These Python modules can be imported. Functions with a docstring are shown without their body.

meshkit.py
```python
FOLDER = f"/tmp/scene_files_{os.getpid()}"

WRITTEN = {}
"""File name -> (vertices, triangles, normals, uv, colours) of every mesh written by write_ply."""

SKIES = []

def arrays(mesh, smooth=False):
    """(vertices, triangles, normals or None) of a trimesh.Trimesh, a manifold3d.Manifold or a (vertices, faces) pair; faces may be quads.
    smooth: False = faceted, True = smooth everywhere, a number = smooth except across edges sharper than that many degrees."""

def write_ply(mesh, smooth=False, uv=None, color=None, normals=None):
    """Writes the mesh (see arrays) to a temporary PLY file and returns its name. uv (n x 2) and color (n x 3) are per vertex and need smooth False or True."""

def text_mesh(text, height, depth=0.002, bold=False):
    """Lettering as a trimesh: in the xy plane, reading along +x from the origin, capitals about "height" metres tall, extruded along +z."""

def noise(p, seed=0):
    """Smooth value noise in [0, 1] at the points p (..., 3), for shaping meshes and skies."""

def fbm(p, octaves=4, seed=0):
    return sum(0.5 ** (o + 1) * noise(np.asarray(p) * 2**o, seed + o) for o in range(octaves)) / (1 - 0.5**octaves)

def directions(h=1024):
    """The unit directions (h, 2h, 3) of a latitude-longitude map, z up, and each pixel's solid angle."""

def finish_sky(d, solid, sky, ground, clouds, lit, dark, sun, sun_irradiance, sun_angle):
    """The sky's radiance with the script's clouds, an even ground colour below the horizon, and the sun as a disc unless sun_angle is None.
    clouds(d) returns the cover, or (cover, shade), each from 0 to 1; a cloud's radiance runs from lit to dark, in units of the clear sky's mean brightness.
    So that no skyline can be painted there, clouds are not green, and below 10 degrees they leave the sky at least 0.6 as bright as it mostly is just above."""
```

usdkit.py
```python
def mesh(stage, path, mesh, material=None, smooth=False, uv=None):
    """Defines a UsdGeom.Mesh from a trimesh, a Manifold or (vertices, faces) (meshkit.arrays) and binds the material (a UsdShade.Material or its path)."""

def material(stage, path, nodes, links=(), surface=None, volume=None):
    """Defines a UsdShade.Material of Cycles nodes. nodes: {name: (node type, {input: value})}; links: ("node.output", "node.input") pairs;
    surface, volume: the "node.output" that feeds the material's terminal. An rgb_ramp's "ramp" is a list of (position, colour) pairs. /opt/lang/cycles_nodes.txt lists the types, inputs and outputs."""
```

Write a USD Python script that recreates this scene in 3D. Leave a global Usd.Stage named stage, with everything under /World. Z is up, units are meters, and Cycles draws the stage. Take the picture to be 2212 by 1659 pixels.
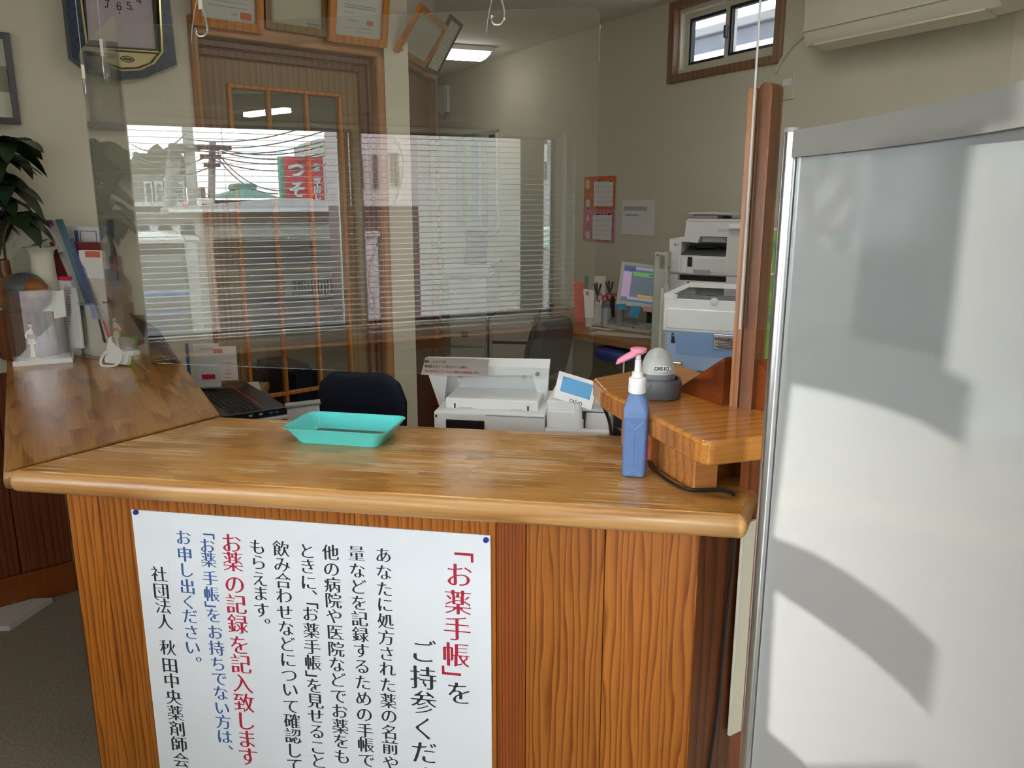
import math, random, glob, numpy as np, trimesh, usdkit, meshkit
from pxr import Usd, UsdGeom, UsdLux, UsdShade, Gf, Sdf
from shapely.geometry import Polygon, Point, LineString, box as sbox
from shapely import affinity, union_all, box as ubox
import manifold3d as m3

random.seed(7); rng = np.random.default_rng(7)
stage = Usd.Stage.CreateInMemory()
UsdGeom.SetStageUpAxis(stage, 'Z'); UsdGeom.SetStageMetersPerUnit(stage, 1.0)
UsdGeom.Xform.Define(stage, '/World'); UsdGeom.Scope.Define(stage, '/World/Looks')

# ---------------------------------------------------------------- camera, sky, sun, exposure
F, HZ, CX, CY, EYE = 1750.0, 430.0, 1106.0, 829.5, 1.45
PITCH = math.atan((CY - HZ) / F); CP, SP = math.cos(PITCH), math.sin(PITCH)
cam = UsdGeom.Camera.Define(stage, '/World/camera')
cam.AddTranslateOp().Set(Gf.Vec3d(0, 0, EYE)); cam.AddRotateXOp().Set(90 - math.degrees(PITCH))
cam.CreateHorizontalApertureAttr(36.0); cam.CreateFocalLengthAttr(36.0 * F / 2212)
cam.CreateClippingRangeAttr(Gf.Vec2f(0.05, 500)); cam.CreateExposureAttr(0.0)
cam.CreateFStopAttr(0.0)
SKY, SUN, FILL_LAMP = 5.0, 4.2, 11.0
dome = UsdLux.DomeLight.Define(stage, '/World/sky'); dome.CreateIntensityAttr(SKY); dome.CreateColorAttr(Gf.Vec3f(.93, .98, 1.06))
SUN_AZ, SUN_EL = math.radians(20), math.radians(14)
SUND = np.array([math.sin(SUN_AZ) * math.cos(SUN_EL), math.cos(SUN_AZ) * math.cos(SUN_EL), -math.sin(SUN_EL)])   # the way the sunlight travels
sun = UsdLux.DistantLight.Define(stage, '/World/sun'); sun.CreateIntensityAttr(SUN / (math.pi * math.radians(.15) ** 2)); sun.CreateAngleAttr(0.3); sun.CreateColorAttr(Gf.Vec3f(1, .97, .92))
_q = Gf.Rotation(Gf.Vec3d(0, 0, -1), Gf.Vec3d(*map(float, SUND)))
sun.AddTransformOp().Set(Gf.Matrix4d().SetRotate(_q))

# ---------------------------------------------------------------- measuring aids
CAM = np.array([0, 0, EYE])
PA = math.radians(10.5); PN = np.array([math.sin(PA), math.cos(PA), 0]); PP = np.array([-.33, 1.65, 1.4])   # plane of the hanging acrylic screen

def mir(X): X = np.asarray(X, float); return X - 2 * ((X - PP) @ PN) * PN

def ray(u, v, mirror=False):
    a, b = (u - CX) / F, (CY - v) / F
    d = np.array([a, CP + SP * b, -SP + CP * b])
    return (mir(CAM), d - 2 * (d @ PN) * PN) if mirror else (CAM, d)

def onz(u, v, z): o, d = ray(u, v); return o + d * (z - o[2]) / d[2]
def ony(u, v, y): o, d = ray(u, v); return o + d * y / d[1]

class Fr:
    """A frame standing on the floor: x to the right along it, y away from the viewer, z up."""
    def __init__(s, p, rz, z=0.0):
        s.p = np.array([p[0], p[1], z], float); s.rz = rz; a = math.radians(rz)
        s.R = np.array([[math.cos(a), -math.sin(a), 0], [math.sin(a), math.cos(a), 0], [0, 0, 1]])
    def loc(s, W): return (np.asarray(W, float) - s.p) @ s.R
    def wor(s, L): return np.asarray(L, float) @ s.R.T + s.p
    def px(s, u, v, y=0.0, mirror=False):
        o, d = ray(u, v, mirror); o, d = s.loc(o), d @ s.R
        return o + d * (y - o[1]) / d[1]
    def hz(s, u, v, z): return s.loc(onz(u, v, z))
    def at(s, L, drz=0): w = s.wor(L); return Fr(w[:2], s.rz + drz, w[2])

# ---------------------------------------------------------------- naming
used = {}
def uniq(parent, name):
    k = parent + '/' + name; n = used.get(k, 0); used[k] = n + 1
    return k if n == 0 else f'{k}_{n:03d}'

def meta(prim, label=None, cat=None, group=None, kind=None):
    for k, v in (('label', label), ('category', cat), ('group', group), ('kind', kind)):
        if v: prim.SetCustomDataByKey(k, v)

def T(name, label=None, cat=None, fr=None, group=None, kind=None):
    p = uniq('/World', name); x = UsdGeom.Xform.Define(stage, p)
    fr = fr or Fr((0, 0), 0)
    x.AddTranslateOp().Set(Gf.Vec3d(*map(float, fr.p))); x.AddRotateZOp().Set(float(fr.rz))
    meta(x.GetPrim(), label, cat, group, kind); return p

def P(parent, name, mesh, mat, smooth=False, label=None, kind=None):
    p = uniq(parent, name); m = usdkit.mesh(stage, p, mesh, M[mat], smooth)
    meta(m.GetPrim(), label, None, None, kind); return p

def O(name, mesh, mat, label=None, cat=None, fr=None, smooth=False, group=None, kind=None):
    p = uniq('/World', name); m = usdkit.mesh(stage, p, mesh, M[mat], smooth)
    if fr: m.AddTranslateOp().Set(Gf.Vec3d(*map(float, fr.p))); m.AddRotateZOp().Set(float(fr.rz))
    meta(m.GetPrim(), label, cat, group, kind); return p

# ---------------------------------------------------------------- shapes
cat_ = trimesh.util.concatenate
def hull(pts): return trimesh.convex.convex_hull(np.asarray(pts, float))

def B(x0, x1, y0, y1, z0, z1, r=0.0):
    x0, x1 = sorted((x0, x1)); y0, y1 = sorted((y0, y1)); z0, z1 = sorted((z0, z1))
    if r <= 0:
        m = trimesh.creation.box([x1 - x0, y1 - y0, z1 - z0]); m.apply_translation([(x0 + x1) / 2, (y0 + y1) / 2, (z0 + z1) / 2]); return m
    r = min(r, (x1 - x0) * .45, (y1 - y0) * .45, (z1 - z0) * .45); pts = []
    for X, sx in ((x0, 1), (x1, -1)):
        for Y, sy in ((y0, 1), (y1, -1)):
            for Z, sz in ((z0, 1), (z1, -1)):
                pts += [(X, Y + sy * r, Z + sz * r), (X + sx * r, Y, Z + sz * r), (X + sx * r, Y + sy * r, Z)]
                k = r * .3; pts += [(X + sx * k, Y + sy * k, Z + sz * k * 1.0)] if r > .004 else []
    return hull(pts)

def ext(poly, y0, y1):
    """A polygon in (x, z), extruded along y."""
    ms = [trimesh.creation.extrude_polygon(g, y1 - y0, engine='earcut') for g in getattr(poly, 'geoms', [poly]) if g.area > 1e-9]
    m = cat_(ms); v = m.vertices.copy(); m.vertices = np.c_[v[:, 0], y1 - v[:, 2], v[:, 1]]; return m

def exz(poly, z0, z1):
    m = cat_([trimesh.creation.extrude_polygon(g, z1 - z0, engine='earcut') for g in getattr(poly, 'geoms', [poly]) if g.area > 1e-9])
    m.apply_translation([0, 0, z0]); return m

def rrect(x0, x1, y0, y1, r): return sbox(x0 + r, y0 + r, x1 - r, y1 - r).buffer(r, quad_segs=6)

def slab(poly, z0, z1, r, n=5):
    """A convex slab with rounded edges."""
    pts = []
    for k in range(n + 1):
        a = k / n * math.pi / 2; ins, dz = r * (1 - math.cos(a)), r * (1 - math.sin(a))
        ring = np.array(poly.buffer(-ins - 1e-5, quad_segs=4).exterior.coords)[:-1]
        for z in ((z1 - dz, z0 + dz)): pts += [(x, y, z) for x, y in ring]
    return hull(pts)

def cyl(p, q, r, n=16, r2=None):
    p, q = np.asarray(p, float), np.asarray(q, float); return loft([(p, r), (q, r if r2 is None else r2)], n)

def loft(rings, n=16, axis=None):
    """Circles (centre, radius) joined in order, closed at the ends."""
    c = np.array([a for a, _ in rings], float); d = c[-1] - c[0]; d /= np.linalg.norm(d)
    a = np.cross(d, [0, 0, 1.0] if abs(d[2]) < .9 else [1.0, 0, 0]); a /= np.linalg.norm(a); b = np.cross(d, a)
    t = np.arange(n) * 2 * np.pi / n; V = []; Fc = []
    for ctr, r in rings: V += list(np.asarray(ctr) + r * (np.cos(t)[:, None] * a + np.sin(t)[:, None] * b))
    for k in range(len(rings) - 1):
        for i in range(n):
            j = (i + 1) % n; A, Bq, Cq, D = k * n + i, k * n + j, (k + 1) * n + j, (k + 1) * n + i
            Fc += [(A, Bq, Cq), (A, Cq, D)]
    V += [rings[0][0], rings[-1][0]]; e = len(V); L = (len(rings) - 1) * n
    for i in range(n):
        j = (i + 1) % n; Fc += [(e - 2, j, i), (e - 1, L + i, L + j)]
    return trimesh.Trimesh(np.array(V, float), np.array(Fc), process=False)

def lathe(prof, c=(0, 0, 0), n=28): return loft([(np.array([c[0], c[1], c[2] + z]), max(r, 1e-5)) for r, z in prof], n)

def tube(pts, r, n=8, sub=6):
    p = np.array(pts, float)
    if sub > 1 and len(p) > 2:
        from scipy.interpolate import CubicSpline
        s = np.r_[0, np.cumsum(np.linalg.norm(np.diff(p, axis=0), axis=1))]
        p = CubicSpline(s, p)(np.linspace(0, s[-1], (len(p) - 1) * sub + 1))
    t = np.gradient(p, axis=0); t /= np.linalg.norm(t, axis=1, keepdims=True) + 1e-12
    up = np.array([0.12, .2, 1.0]); a = np.cross(t, up); a /= np.linalg.norm(a, axis=1, keepdims=True) + 1e-12; b = np.cross(t, a)
    g = np.arange(n) * 2 * np.pi / n
    V = (p[:, None] + r * (np.cos(g)[None, :, None] * a[:, None] + np.sin(g)[None, :, None] * b[:, None])).reshape(-1, 3); Fc = []
    for k in range(len(p) - 1):
        for i in range(n):
            j = (i + 1) % n; Fc += [(k * n + i, (k + 1) * n + j, k * n + j), (k * n + i, (k + 1) * n + i, (k + 1) * n + j)]
    e = len(V); V = np.vstack([V, p[0], p[-1]]); L = (len(p) - 1) * n
    for i in range(n): j = (i + 1) % n; Fc += [(e, i, j), (e + 1, L + j, L + i)]
    return trimesh.Trimesh(V, np.array(Fc), process=False)

def rloft(rings, nq=5):
    """Rounded rectangles (z, hx, hy, r[, cx, cy]) joined upwards."""
    V = []; Fc = []; n = 0
    for g in rings:
        z, hx, hy, r = g[:4]; cx, cy = (g[4], g[5]) if len(g) > 4 else (0, 0); r = max(1e-5, min(r, hx * .999, hy * .999)); ring = []
        for q, (sx, sy) in enumerate(((1, 1), (-1, 1), (-1, -1), (1, -1))):
            for k in range(nq + 1):
                a = (q + k / nq) * math.pi / 2; ring.append((cx + sx * (hx - r) + r * math.cos(a), cy + sy * (hy - r) + r * math.sin(a), z))
        n = len(ring); V += ring
    for k in range(len(rings) - 1):
        for i in range(n):
            j = (i + 1) % n; Fc += [(k * n + i, k * n + j, (k + 1) * n + j), (k * n + i, (k + 1) * n + j, (k + 1) * n + i)]
    for k, s in ((0, -1), (len(rings) - 1, 1)):
        V.append(tuple(np.mean(V[k * n:(k + 1) * n], axis=0))); e = len(V) - 1
        for i in range(n): j = (i + 1) % n; Fc.append((e, k * n + i, k * n + j) if s > 0 else (e, k * n + j, k * n + i))
    return trimesh.Trimesh(np.array(V, float), np.array(Fc), process=False)

def quad(c, t, up=None):
    """A plate on four corners (in order), t thick away from the side that the corners show anticlockwise."""
    c = np.array(c, float); n = np.cross(c[1] - c[0], c[3] - c[0]); n /= np.linalg.norm(n)
    return hull(np.vstack([c, c - n * t]))

def xf(m, fr=None, rot=None, tr=None):
    m = m.copy()
    if rot is not None:
        for ang, ax in rot: m.apply_transform(trimesh.transformations.rotation_matrix(math.radians(ang), ax))
    if tr is not None: m.apply_translation(tr)
    return m

def place(m, o, ex, ey, ez):
    """Puts a mesh drawn in x, y, z onto the axes ex, ey, ez at o."""
    m = m.copy(); v = m.vertices; m.vertices = np.asarray(o) + v[:, :1] * np.asarray(ex) + v[:, 1:2] * np.asarray(ey) + v[:, 2:3] * np.asarray(ez); m.fix_normals(); return m

def unit(v): v = np.asarray(v, float); return v / np.linalg.norm(v)

# ---------------------------------------------------------------- lettering
_gl = {}
def glyph(ch, mincho=False, bold=0):
    k = (ch, mincho, bold)
    if k in _gl: return _gl[k]
    if ch in '﹁﹂': _gl[k] = affinity.rotate(glyph('「」'['﹁﹂'.index(ch)], False, 1), -90, origin=(0, 0)); return _gl[k]
    from PIL import Image, ImageDraw, ImageFont
    E = 112; f = glyph.font.get(E)
    if f is None: f = glyph.font[E] = ImageFont.truetype(glob.glob('/opt/blender-*/*/datafiles/fonts/Noto Sans CJK Regular.woff2')[0], E)
    pad = 24; im = Image.new('L', (E + 2 * pad, E + 2 * pad))
    ImageDraw.Draw(im).text((pad + E / 2, pad + E * .88), ch, 255, f, anchor='ms', stroke_width=bold + (2 if mincho else 0), stroke_fill=255)
    on = np.asarray(im) > 127
    if mincho:
        h = 4; e = on.copy()
        for s in range(1, h + 1): e &= np.roll(on, s, 0) & np.roll(on, -s, 0)
        on = e
    d = np.diff(np.pad(on, ((0, 0), (1, 1))).astype(np.int8), axis=1); rows, st = np.nonzero(d == 1); en = np.nonzero(d == -1)[1]
    if len(rows) == 0: _gl[k] = Polygon(); return _gl[k]
    g = union_all(ubox(st, -rows - 1, en, -rows)).buffer(.7).buffer(-.7).simplify(.55)
    g = affinity.affine_transform(g, [1 / E, 0, 0, 1 / E, -(pad + E / 2) / E, (pad + E / 2) / E])
    _gl[k] = g; return g
glyph.font = {}

def line2d(text, h, mincho=False, bold=0, adv=1.0, center=False):
    """A line of type as one polygon in (x, z), starting at the origin; h is the em."""
    gs = []; x = 0
    for ch in text:
        w = .55 if ord(ch) < 128 else 1.0
        if ch != ' ': gs.append(affinity.translate(affinity.scale(glyph(ch, mincho, bold), h, h, origin=(0, 0)), x + w * h / 2, 0))
        x += w * h * adv
    g = union_all(gs); return affinity.translate(g, -x / 2, 0) if center else g

def text_plate(text, h, o, ex, ez, mat_depth=.0005, **kw):
    """Lettering lying on a surface: ex to the right, ez up, the type stands out towards ex x ez's viewer."""
    m = ext(line2d(text, h, **kw), -mat_depth, 0.0003); ex, ez = unit(ex), unit(ez)
    return place(m, o, ex, np.cross(ez, ex), ez)

# ---------------------------------------------------------------- materials
M = {}
def lin(r, g, b, k=1.0):
    f = lambda c: ((c / 255 + .055) / 1.055) ** 2.4 if c > 10 else c / 255 / 12.92
    return tuple(min(.92, f(c) * k) for c in (r, g, b))

def PB(name, col, rough=.5, metal=0.0, var=0.0, scale=6, bump=0.0, bscale=200, **kw):
    n = {'p': ('principled_bsdf', {'base_color': col, 'roughness': rough, 'metallic': metal, **kw})}; l = []
    if var or bump: n['t'] = ('texture_coordinate', {})
    if var:
        n['n'] = ('noise_texture', {'scale': scale, 'detail': 3.0}); l += [('t.object', 'n.vector')]
        n['r'] = ('rgb_ramp', {'ramp': [(.3, tuple(c * (1 - var) for c in col)), (.7, tuple(min(1, c * (1 + var)) for c in col))]})
        l += [('n.fac', 'r.fac'), ('r.color', 'p.base_color')]
    if bump:
        n['bn'] = ('noise_texture', {'scale': bscale, 'detail': 2.0}); n['b'] = ('bump', {'strength': bump, 'distance': .002})
        l += [('t.object', 'bn.vector'), ('bn.fac', 'b.height'), ('b.normal', 'p.normal')]
    M[name] = usdkit.material(stage, '/World/Looks/' + name, n, l, surface='p.BSDF'); return name

def WOOD(name, light, dark, axis='z', freq=40, dist=5.0, rough=.4, vary=.25, stretch=.06, fine=.25, wear=None, phase=0.0, bands='x', coat=0.0):
    """Grain running along one axis of the piece; each piece of wood gets a tone and a cut of its own."""
    s = {'x': (stretch, 1, 1), 'y': (1, stretch, 1), 'z': (1, 1, stretch)}[axis]
    n = {'t': ('texture_coordinate', {}), 'oi': ('object_info', {}),
         'off': ('vector_math', {'math_type': 'scale', 'vector1': (3.1, 5.7, 2.3)}), 'ad': ('vector_math', {'math_type': 'add'}),
         'mp': ('mapping', {'scale': s}),
         'w': ('wave_texture', {'wave_type': 'bands', 'bands_direction': bands, 'profile': 'saw', 'scale': freq / 6.28, 'distortion': dist, 'detail': 2.0, 'detail_scale': 1.2, 'detail_roughness': .55, 'phase': phase}),
         'r': ('rgb_ramp', {'ramp': [(0, light), (.55, tuple(.75 * a + .25 * b for a, b in zip(light, dark))), (.9, dark), (1, light)]}),
         'mp2': ('mapping', {'scale': tuple(a * (1 if a == 1 else .5) for a in s)}), 'n2': ('noise_texture', {'scale': 260.0, 'detail': 2.0}),
         'r2': ('rgb_ramp', {'ramp': [(.35, (1 - fine,) * 3), (.65, (1.0, 1.0, 1.0))]}),
         'mx': ('mix_color', {'blend_type': 'multiply', 'fac': 1.0, 'use_clamp': False}),
         'mr': ('map_range', {'from_min': 0.0, 'from_max': 1.0, 'to_min': 1 - vary, 'to_max': 1 + vary}), 'h': ('hsv', {}),
         'p': ('principled_bsdf', {'roughness': rough, 'coat_weight': coat, 'coat_roughness': .08})}
    l = [('oi.random', 'off.scale'), ('t.object', 'ad.vector1'), ('off.vector', 'ad.vector2'), ('ad.vector', 'mp.vector'), ('mp.vector', 'w.vector'), ('w.fac', 'r.fac'),
         ('ad.vector', 'mp2.vector'), ('mp2.vector', 'n2.vector'), ('n2.fac', 'r2.fac'), ('r.color', 'mx.a'), ('r2.color', 'mx.b'),
         ('oi.random', 'mr.value'), ('mr.result', 'h.value'), ('mx.result', 'h.color')]
    if wear:
        n['wn'] = ('noise_texture', {'scale': 5.0, 'detail': 4.0, 'roughness': .6}); n['wm'] = ('mapping', {'scale': tuple(a if a == 1 else .3 for a in s)})
        n['ws'] = ('noise_texture', {'scale': 150.0, 'detail': 3.0}); n['wa'] = ('math', {'math_type': 'multiply'})
        n['wr'] = ('rgb_ramp', {'ramp': [(.26, (0, 0, 0)), (.36, (1, 1, 1))]}); n['wx'] = ('mix_color', {'b': wear})
        n['wf'] = ('math', {'math_type': 'multiply', 'value2': .8}); n['rr'] = ('map_range', {'to_min': rough, 'to_max': .42})
        l += [('t.object', 'wn.vector'), ('mp2.vector', 'ws.vector'), ('wn.fac', 'wa.value1'), ('ws.fac', 'wa.value2'), ('wa.value', 'wr.fac'), ('wr.color', 'wf.value1'), ('wf.value', 'wx.fac'),
              ('h.color', 'wx.a'), ('wx.result', 'p.base_color'), ('wr.color', 'rr.value'), ('rr.result', 'p.roughness')]
    else: l += [('h.color', 'p.base_color')]
    M[name] = usdkit.material(stage, '/World/Looks/' + name, n, l, surface='p.BSDF'); return name

def PANE(name, tint=(.985, .99, .985), r0=.04, rough=0.0):
    """Clear sheet: light passes straight through, both faces mirror as a dielectric does."""
    n = {'lw': ('layer_weight', {'blend': .5}), 'pw': ('math', {'math_type': 'power', 'value2': 5.0}), 'ma': ('math', {'math_type': 'multiply_add', 'value2': 1 - r0, 'value3': r0}),
         't': ('transparent_bsdf', {'color': tint}), 'g': ('glossy_bsdf', {'color': (1, 1, 1), 'roughness': rough}), 'm': ('mix_closure', {})}
    l = [('lw.facing', 'pw.value1'), ('pw.value', 'ma.value1'), ('ma.value', 'm.fac'), ('t.BSDF', 'm.closure1'), ('g.BSDF', 'm.closure2')]
    M[name] = usdkit.material(stage, '/World/Looks/' + name, n, l, surface='m.closure'); return name

def TINT(name, col):
    M[name] = usdkit.material(stage, '/World/Looks/' + name, {'t': ('transparent_bsdf', {'color': col}), 'd': ('diffuse_bsdf', {'color': col}), 'm': ('mix_closure', {'fac': .12})},
                              [('t.BSDF', 'm.closure1'), ('d.BSDF', 'm.closure2')], surface='m.closure'); return name

def EMIT(name, col, k):
    M[name] = usdkit.material(stage, '/World/Looks/' + name, {'e': ('emission', {'color': col, 'strength': k})}, [], surface='e.emission'); return name

# room
PB('wall_paper', (.66, .62, .50), .9)
PB('ceiling_paper', (.86, .82, .75), .9)
PB('carpet', (.34, .29, .22), .95, var=.3, scale=160)
WOOD('door_veneer', lin(150, 118, 78), lin(118, 90, 56), 'z', 70, 6, .42, .06, .05, .3)
WOOD('trim_wood', lin(178, 122, 62), lin(140, 86, 36), 'z', 60, 3, .4, .08, .05, .2)
WOOD('trim_wood_across', lin(178, 122, 62), lin(140, 86, 36), 'x', 60, 3, .4, .08, .05, .2)
WOOD('jamb_wood', lin(120, 66, 34), lin(88, 44, 22), 'z', 60, 3, .4, .1, .05, .2)
WOOD('lattice_wood', lin(196, 120, 40), lin(160, 92, 28), 'z', 60, 3, .38, .05, .05, .15)
WOOD('window_casing', lin(146, 108, 76), lin(120, 84, 56), 'z', 50, 3, .45, .05, .05, .15)
WOOD('counter_top', lin(206, 150, 80), lin(176, 120, 54), 'x', 95, 5, .17, .17, .045, .22, wear=lin(216, 188, 148))
WOOD('counter_top_end', lin(196, 138, 72), lin(164, 106, 46), 'x', 95, 5, .17, .15, .045, .22)
WOOD('counter_nose', lin(208, 158, 100), lin(178, 124, 66), 'x', 70, 7, .30, .05, .04, .2)
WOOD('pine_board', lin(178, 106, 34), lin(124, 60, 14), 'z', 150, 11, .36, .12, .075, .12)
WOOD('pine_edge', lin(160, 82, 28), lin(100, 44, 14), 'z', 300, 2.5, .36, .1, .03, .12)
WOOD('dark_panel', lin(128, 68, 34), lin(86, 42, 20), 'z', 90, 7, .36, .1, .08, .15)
WOOD('ledge_wood', lin(212, 142, 68), lin(188, 118, 50), 'y', 60, 6, .15, .05, .05, .2)
WOOD('ledge_edge', lin(188, 124, 66), lin(158, 96, 46), 'y', 80, 5, .22, .22, .05, .2)
WOOD('post_wood', lin(146, 86, 42), lin(104, 56, 26), 'z', 55, 8, .34, .05, .09, .2)
WOOD('post_edge', lin(184, 122, 64), lin(150, 90, 42), 'z', 75, 6, .34, .05, .06, .2)
WOOD('brace_wood', lin(142, 70, 32), lin(100, 44, 18), 'x', 45, 7, .3, .05, .12, .2)
WOOD('desk_wood', lin(176, 124, 72), lin(140, 94, 50), 'x', 50, 5, .3, .05, .05, .2)
PB('white_sash', (.80, .79, .74), .35); PB('cream_sash', (.66, .62, .50), .4); PB('slat_white', (.92, .92, .89), .35); PB('black_seal', (.015, .017, .02), .5)
PANE('acrylic', (.975, .985, .98), r0=.06); PANE('window_glass', (.93, .95, .94)); PANE('toned_glass', (.36, .37, .385)); PANE('picture_glass', (.97, .98, .97)); PANE('case_acrylic', (.97, .97, .96))  # grey tint of the high window pane tones down the bright outdoors
PANE('holder_acrylic', (.93, .94, .96))
# plastics, metal, cloth, paper
PB('white_plastic', (.88, .88, .87), .32); PB('white_matt', (.78, .78, .77), .55); PB('grey_white', (.70, .70, .68), .4); PB('office_beige', (.60, .59, .54), .45); PB('copier_beige', (.34, .33, .29), .45)
PB('grey_plastic', (.36, .37, .36), .35); PB('dark_grey', (.07, .075, .075), .45); PB('black_plastic', (.012, .012, .013), .32); PB('shiny_black', (.006, .006, .007), .12)
PB('rack_grey', (.42, .43, .36), .5); PB('pale_blue', lin(170, 196, 232), .4); PB('mid_blue', lin(142, 174, 218), .4)
PB('turquoise', lin(104, 226, 222), .22); PB('tray_mat', lin(100, 106, 104), .75, bump=.6, bscale=900)
PB('navy_cloth', (.012, .016, .035), .9, bump=.5, bscale=900); PB('slate_cloth', (.035, .037, .05), .9, bump=.4, bscale=900); PB('royal_blue', (.03, .05, .22), .45)
PB('aluminium', (.72, .72, .73), .22, 1.0); PB('rail_grey', (.23, .22, .205), .5, .1); PB('steel', (.55, .55, .52), .25, 1.0); PB('brass', (.80, .66, .32), .2, 1.0)
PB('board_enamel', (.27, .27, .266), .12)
PB('paper', (.80, .80, .78), .8); PB('sign_board', (.80, .82, .85), .45); PB('cream_paper', (.70, .68, .58), .8); PB('old_paper', (.62, .60, .50), .8)
PB('ink', (.02, .022, .03), .6); PB('red_ink', lin(178, 24, 56), .6); PB('blue_ink', lin(58, 92, 150), .6); PB('grey_ink', (.28, .28, .28), .7); PB('pale_ink', (.45, .44, .42), .7)
PB('orange_red_ink', lin(214, 62, 40), .6); PB('seal_red', lin(216, 110, 92), .7)
PB('pin_blue', lin(36, 62, 150), .25)
PB('cable', (.012, .012, .014), .4)
# ---------------------------------------------------------------- the room
WA = Fr((-1.192, 3.275), 41)                 # wall with the lattice door and the clock
WC = Fr((.85, 4.81), -61.8)                  # long right wall
WW = Fr((-1.775, .759), -46)                 # wall with the blind and the entrance, behind the visitor; y towards the room
CEIL = 2.5
xc = WA.px(845, 250)[0]; cornerB = WA.wor([xc, 0, 0])
WB = Fr(cornerB[:2], 81.0)
xbe = WB.px(942, 200)[0]; endB = WB.wor([xbe, 0, 0])
xaw = -2.05
A0 = WA.wor([xaw, 0, 0])
plan = Polygon([(-4.62, 3.70), (1.14, -2.26), (3.4, .05), (-1.23, 8.69), (-4.62, 8.69)])
O('floor', exz(plan.buffer(.1, join_style=2), -.12, 0), 'carpet', kind='structure')
O('ceiling', exz(plan.buffer(.1, join_style=2), CEIL, CEIL + .1), 'ceiling_paper', kind='structure')

def wall(name, fr, x0, x1, y0, y1, holes=(), z0=0.0, z1=CEIL, mat='wall_paper'):
    g = sbox(x0, z0, x1, z1)
    for h in holes: g = g.difference(sbox(*h) if not hasattr(h, 'area') else h)
    return O(name, ext(g, y0, y1), mat, fr=fr, kind='structure')

# lattice door
q = lambda u, v, y=0: WA.px(u, v, y)
dl, dr, dt = q(428, 200)[0], q(814, 200)[0], q(640, 96)[2]
wall('wall_back', WA, xaw - .05, xc + .10, 0, .10, [(dl, 0, dr, dt)])
tr = T('trim_1', 'light brown wooden door casing around the lattice door', fr=WA, kind='structure')
to = q(412, 150)[0]; t2 = q(828, 200)[0]
P(tr, 'jamb', B(to, dl + .01, -.02, .10, 0, dt + .03, .004), 'trim_wood'); P(tr, 'jamb', B(dr - .01, t2, -.02, .10, 0, dt + .03, .004), 'trim_wood')
P(tr, 'head', B(to, t2, -.02, .10, dt - .012, dt + .055, .004), 'trim_wood_across')
P(tr, 'stop', B(dr - .065, dr - .036, .03, .09, 0, dt - .012, .003), 'jamb_wood'); P(tr, 'stop', B(dr - .034, dr - .01, .012, .09, 0, dt - .012, .003), 'jamb_wood')
P(tr, 'rail', B(dl, dr, .012, .04, dt - .045, dt - .02, .003), 'jamb_wood'); P(tr, 'rail', B(dl, dr, .035, .09, dt - .075, dt - .047, .003), 'jamb_wood')
lx0, lx1 = q(497, 230, .055)[0], q(734, 230, .055)[0]; lt = q(615, 196, .055)[2]; lb = .38
door = T('door_1', 'oak veneered sliding door with an orange lattice of glass panes', fr=WA, kind='structure')
g = sbox(dl + .005, .02, dr - .036, dt - .05).difference(sbox(lx0, lb, lx1, lt))
P(door, 'leaf', ext(g, .055, .09), 'door_veneer')
bw = .016
for x in (lx0, lx1): P(door, 'lattice_stile', B(x - bw / 2, x + bw / 2, .044, .085, lb, lt, .003), 'lattice_wood')
for z in (lb, lt): P(door, 'lattice_rail', B(lx0 - bw / 2, lx1 + bw / 2, .043, .086, z - bw / 2, z + bw / 2, .003), 'lattice_wood')
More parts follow.
